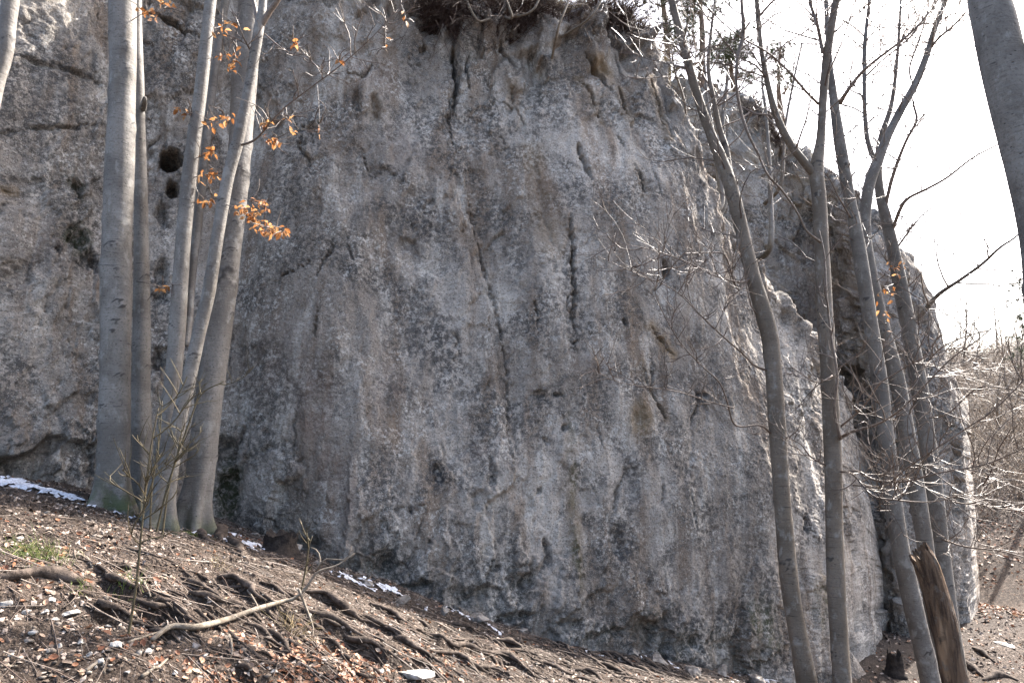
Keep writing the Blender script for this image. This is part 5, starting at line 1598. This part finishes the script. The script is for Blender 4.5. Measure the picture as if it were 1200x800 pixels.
rim_brush(1300, 9.3, 12.1, 5.70, 6.35, (.2, .75), .0048, M['brush'], 'bramble_tangle', 'ragged brown bramble trailing down the rock just under the edge', 'brush', 85, .7, .6, .5)
rim_brush(420, 9.0, 11.4, 6.0, 7.9, (.15, .55), .003, M['dry_grass'], 'dry_grass', 'pale dry stems standing among the bramble on the edge', 'grass', 83, .3, .3, 1.0)

# small trees that stand in the gully and on the crest
def crag_tree(pts, w0, d, label, seed, shoots=14, mat=None, L=(.2, .7), name='crag_sapling', cat='sapling'):
    P = np.array([at(x, y, d + (k * .03)) for k, (x, y) in enumerate(pts)])
    k = np.argmin(((CV[::7, :2] - P[0, :2]) ** 2).sum(1) + .3 * (CV[::7, 2] - P[0, 2]) ** 2) * 7
    base = CV[k] - np.array((0, 0, .02))
    P = np.vstack([base + unit(base - P[0]) * .05, P])
    r = np.linspace(w0, 2.0, len(P)) * d / FPX / 2
    root = thing(name, label, cat, base, 'little trees rooted in the crag')
    mb = MB(); LL, lr = stem_geo(mb, P, r, 8, 0, 0, seed, 2, 0, .06, .06)
    mb.build('stem', mat or M['beech'], root, base)
    tb = MB(); side_shoots(tb, LL, lr, shoots, seed + 3, L, .005, .4, 2, .25)
    tag(tb.build('twigs', M['twig'], root, base), kind='stuff')
crag_tree([(846, 235), (840, 190), (834, 150), (828, 110), (826, 72)], 9, 10.6, 'pale crooked sapling rooted in the rock gully', 3)
crag_tree([(852, 230), (849, 180), (847, 140), (851, 105), (852, 82), (840, 73), (818, 80)], 8, 10.9, 'hooked sapling with a bent top rooted in the gully', 4)
crag_tree([(902, 290), (903, 230), (901, 180), (897, 130), (893, 90), (900, 55)], 8, 12.6, 'upright bare sapling on the ledge of the rear buttress', 5, 22, None, (.3, 1.0))
crag_tree([(915, 215), (920, 150), (930, 95), (940, 50)], 5, 13.4, 'thin bare sapling at the crest of the rear buttress', 6, 22, M['beech_brown'], (.3, 1.0))
crag_tree([(806, 170), (802, 120), (790, 80), (786, 50)], 4, 10.8, 'scrubby shoot on the corner beside the dry grass', 7, 14, M['beech_brown'])
for k, (px, py) in enumerate(((600, 20), (622, 14), (560, 24), (655, 30), (690, 22))):
    b = at(px, py, 9.2)
    crag_tree([(px, py), (px + (-8, 14, -14, 10, 16)[k], py - 26), (px + (-12, 26, -22, 16, 22)[k], py - 60)], 3.4, 9.0, ('straight pale whip standing up from the bramble', 'forked pale whip leaning out of the bramble', 'short whip at the thin end of the bramble', 'bent whip over the middle of the bramble', 'leaning whip next to the dry grass')[k], 60 + k, 5, M['branch'], (.1, .4), 'bare_whip', 'shrub')

# pines behind the crest
def pine(px, py_top, py_bot, d, rx, label, seed, tufts=190, base_z=None):
    rg = np.random.default_rng(seed)
    top = at(px, py_top, d)
    bot = at(px, py_bot, d)
    z0 = base_z if base_z is not None else bot[2] - 1.5
    base = np.array((top[0], d, z0))
    root = thing('pine_tree', label, 'tree', base)
    n = 10
    t = np.linspace(0, 1, n)
    P = base + np.outer(t, top - base) + np.column_stack([.10 * np.sin(t * 5 + seed), .1 * np.cos(t * 4), np.zeros(n)])
    P[0] = base - (0, 0, .2)
    mb = MB(); stem_geo(mb, P, np.linspace(.11, .02, n), 9, .2, .2, seed, 0, 0, .06, .1)
    mb.build('trunk', M['pine_bark'], root, base)
    H = top[2] - bot[2]
    cb, nb = MB(), MB()
    Cs = []
    nbough = 26
    for k in range(nbough):
        h = rg.uniform(0, 1) ** .8
        p0 = base + (top - base) * ((bot[2] - z0 + H * h) / (top[2] - z0))
        a = rg.uniform(0, 6.28)
        ln = rx * (1 - .65 * h) * rg.uniform(.6, 1.15)
        D = np.array((math.cos(a), math.sin(a), rg.uniform(-.1, .5)))
        pts = np.array([p0 + D * ln * u + np.array((0, 0, .12 * ln * u * u)) + rg.normal(size=3) * .04 for u in np.linspace(0, 1, 6)])
        V, Q, T = tube_geo(pts, np.linspace(.018, .004, 6), 5, True)
        cb.add(V, Q, T)
        for _ in range(tufts // nbough):
            u = rg.uniform(.35, 1.05)
            Cs.append(p0 + D * ln * u + np.array((0, 0, .12 * ln * u * u)) + rg.normal(size=3) * (.13, .13, .09))
    tag(cb.build('boughs', M['pine_bark'], root, base), kind='stuff')
    Cs = np.array(Cs)
    m = 40
    S0 = np.repeat(Cs, m, 0)
    D = unit(rg.normal(size=S0.shape) + (0, 0, .35))
    L = rg.uniform(.08, .19, len(S0))
    sd = unit(np.cross(D, rg.normal(size=D.shape))) * .0048
    V = np.stack([S0 - sd, S0 + sd, S0 + D * L[:, None]], 1).reshape(-1, 3)
    T = np.arange(len(V)).reshape(-1, 3)
    nb.add(V, None, T)
    tag(nb.build('crown', M['needle'], root, base), kind='stuff')
pine(812, -60, 112, 14.2, 1.35, 'dark pine with loose needle tufts rising behind the corner of the main face', 5, 420)
pine(772, -80, 92, 15.5, 1.2, 'pine crown half hidden by the dry grass corner', 6, 340)
pine(858, 40, 128, 15.0, .9, 'small pine on the crest beside the hooked sapling', 7, 220)
pine(912, 50, 120, 19.0, .75, 'distant slim pine beyond the rear crest', 8, 120)
pine(1204, 330, 430, 21.0, 1.3, 'pine on the valley side seen past the long branch', 9, 240, g1(at(1204, 400, 21.0)[0], 21.0))

# ------------------------------------------------------------------ the wooded valley side beyond the cliff end
rh = np.random.default_rng(31)
def valley_pts(n, q0, q1, seed):
    rg = np.random.default_rng(seed)
    d = rg.uniform(q0, q1, n); u = rg.uniform(1095, 1330, n)
    x = (u - 600) / FPX * d * 1.0
    return np.column_stack([x, d, zg(x, d)])
VP = valley_pts(2900, 20.0, 48, 1)
VP = VP[(VP[:, 0] - 9.6) * 1.0 - (VP[:, 1] - 16) * .35 > -.2]
N = len(VP)
Ls = rh.uniform(.6, 1.9, N)
D = rh.normal(size=(N, 3)) * (.45, .45, .2) + (0, 0, 1)
mb = MB()
bend = rh.normal(size=(N, 3)) * .35 - (0, 0, .22)
V, Q = batch_curves(VP - (0, 0, .05), D, Ls, .016, bend, 5, 3, .7)
mb.add(V, Q)
Pm = V.reshape(N, 6, 3, 3).mean(2)
for rep in range(4):
    k = rh.integers(0, N, N); s = rh.integers(1, 6, N)
    V, Q = batch_curves(Pm[k, s], rh.normal(size=(N, 3)) + (0, 0, .5), rh.uniform(.3, 1.0, N), .010, rh.normal(size=(N, 3)) * .3, 2, 3, .6)
    mb.add(V, Q)
tag(mb.build('valley_thicket', M['thicket']), 'dense leafless thicket covering the far valley side', 'thicket', kind='stuff')
lv = valley_pts(5000, 13.5, 34, 3)
litter_leaves(lv, .09, 'leaf_litter', M['litter'], 'fallen leaves on the far bank under the thicket', 'leaf litter', 44)
cv = valley_pts(5000, 11.0, 26, 4)
chips(cv, 'litter_crumbs', 'leaf scraps and bark crumbs on the path past the cliff end', 45, (.012, .05))
for k, (px, d, hp, lean) in enumerate(((1168, 24, 3.2, .1), (1185, 28, 3.8, -.2), (1150, 33, 3.5, .15), (1199, 31, 3.4, -.1), (1136, 38, 4.0, .2), (1176, 40, 4.2, 0), (1215, 24, 3.6, -.2))):
    x = (px - 600) / FPX * d
    z = g1(x, d)
    base = np.array((x, d, z))
    root = thing('bare_tree', ('slight bare tree at the edge of the far thicket', 'taller bare tree within the far thicket', 'bare tree half hidden behind the cliff end', 'twiggy bare tree under the distant pine', 'faint bare tree on the valley skyline beside the rock', 'faint bare tree on the valley skyline beyond the path', 'bare tree at the thicket edge past the long branch')[k], 'tree', base, 'bare trees on the valley side')
    n = 8; t = np.linspace(0, 1, n)
    P = base + np.column_stack([lean * hp * t ** 2 * .4 + .05 * np.sin(t * 7 + k), .1 * np.sin(t * 5), hp * t - .2])
    mb = MB(); LL, lr = stem_geo(mb, P, np.linspace(.07, .012, n), 8, .2, .2, k, 0, 0, .05, .15)
    mb.build('trunk', M['beech_brown'], root, base)
    tb = MB(); side_shoots(tb, LL, lr, 34, k + 200, (.5, 1.6), .016, .5, 2, .12)
    tag(tb.build('crown', M['thicket'], root, base), kind='stuff')
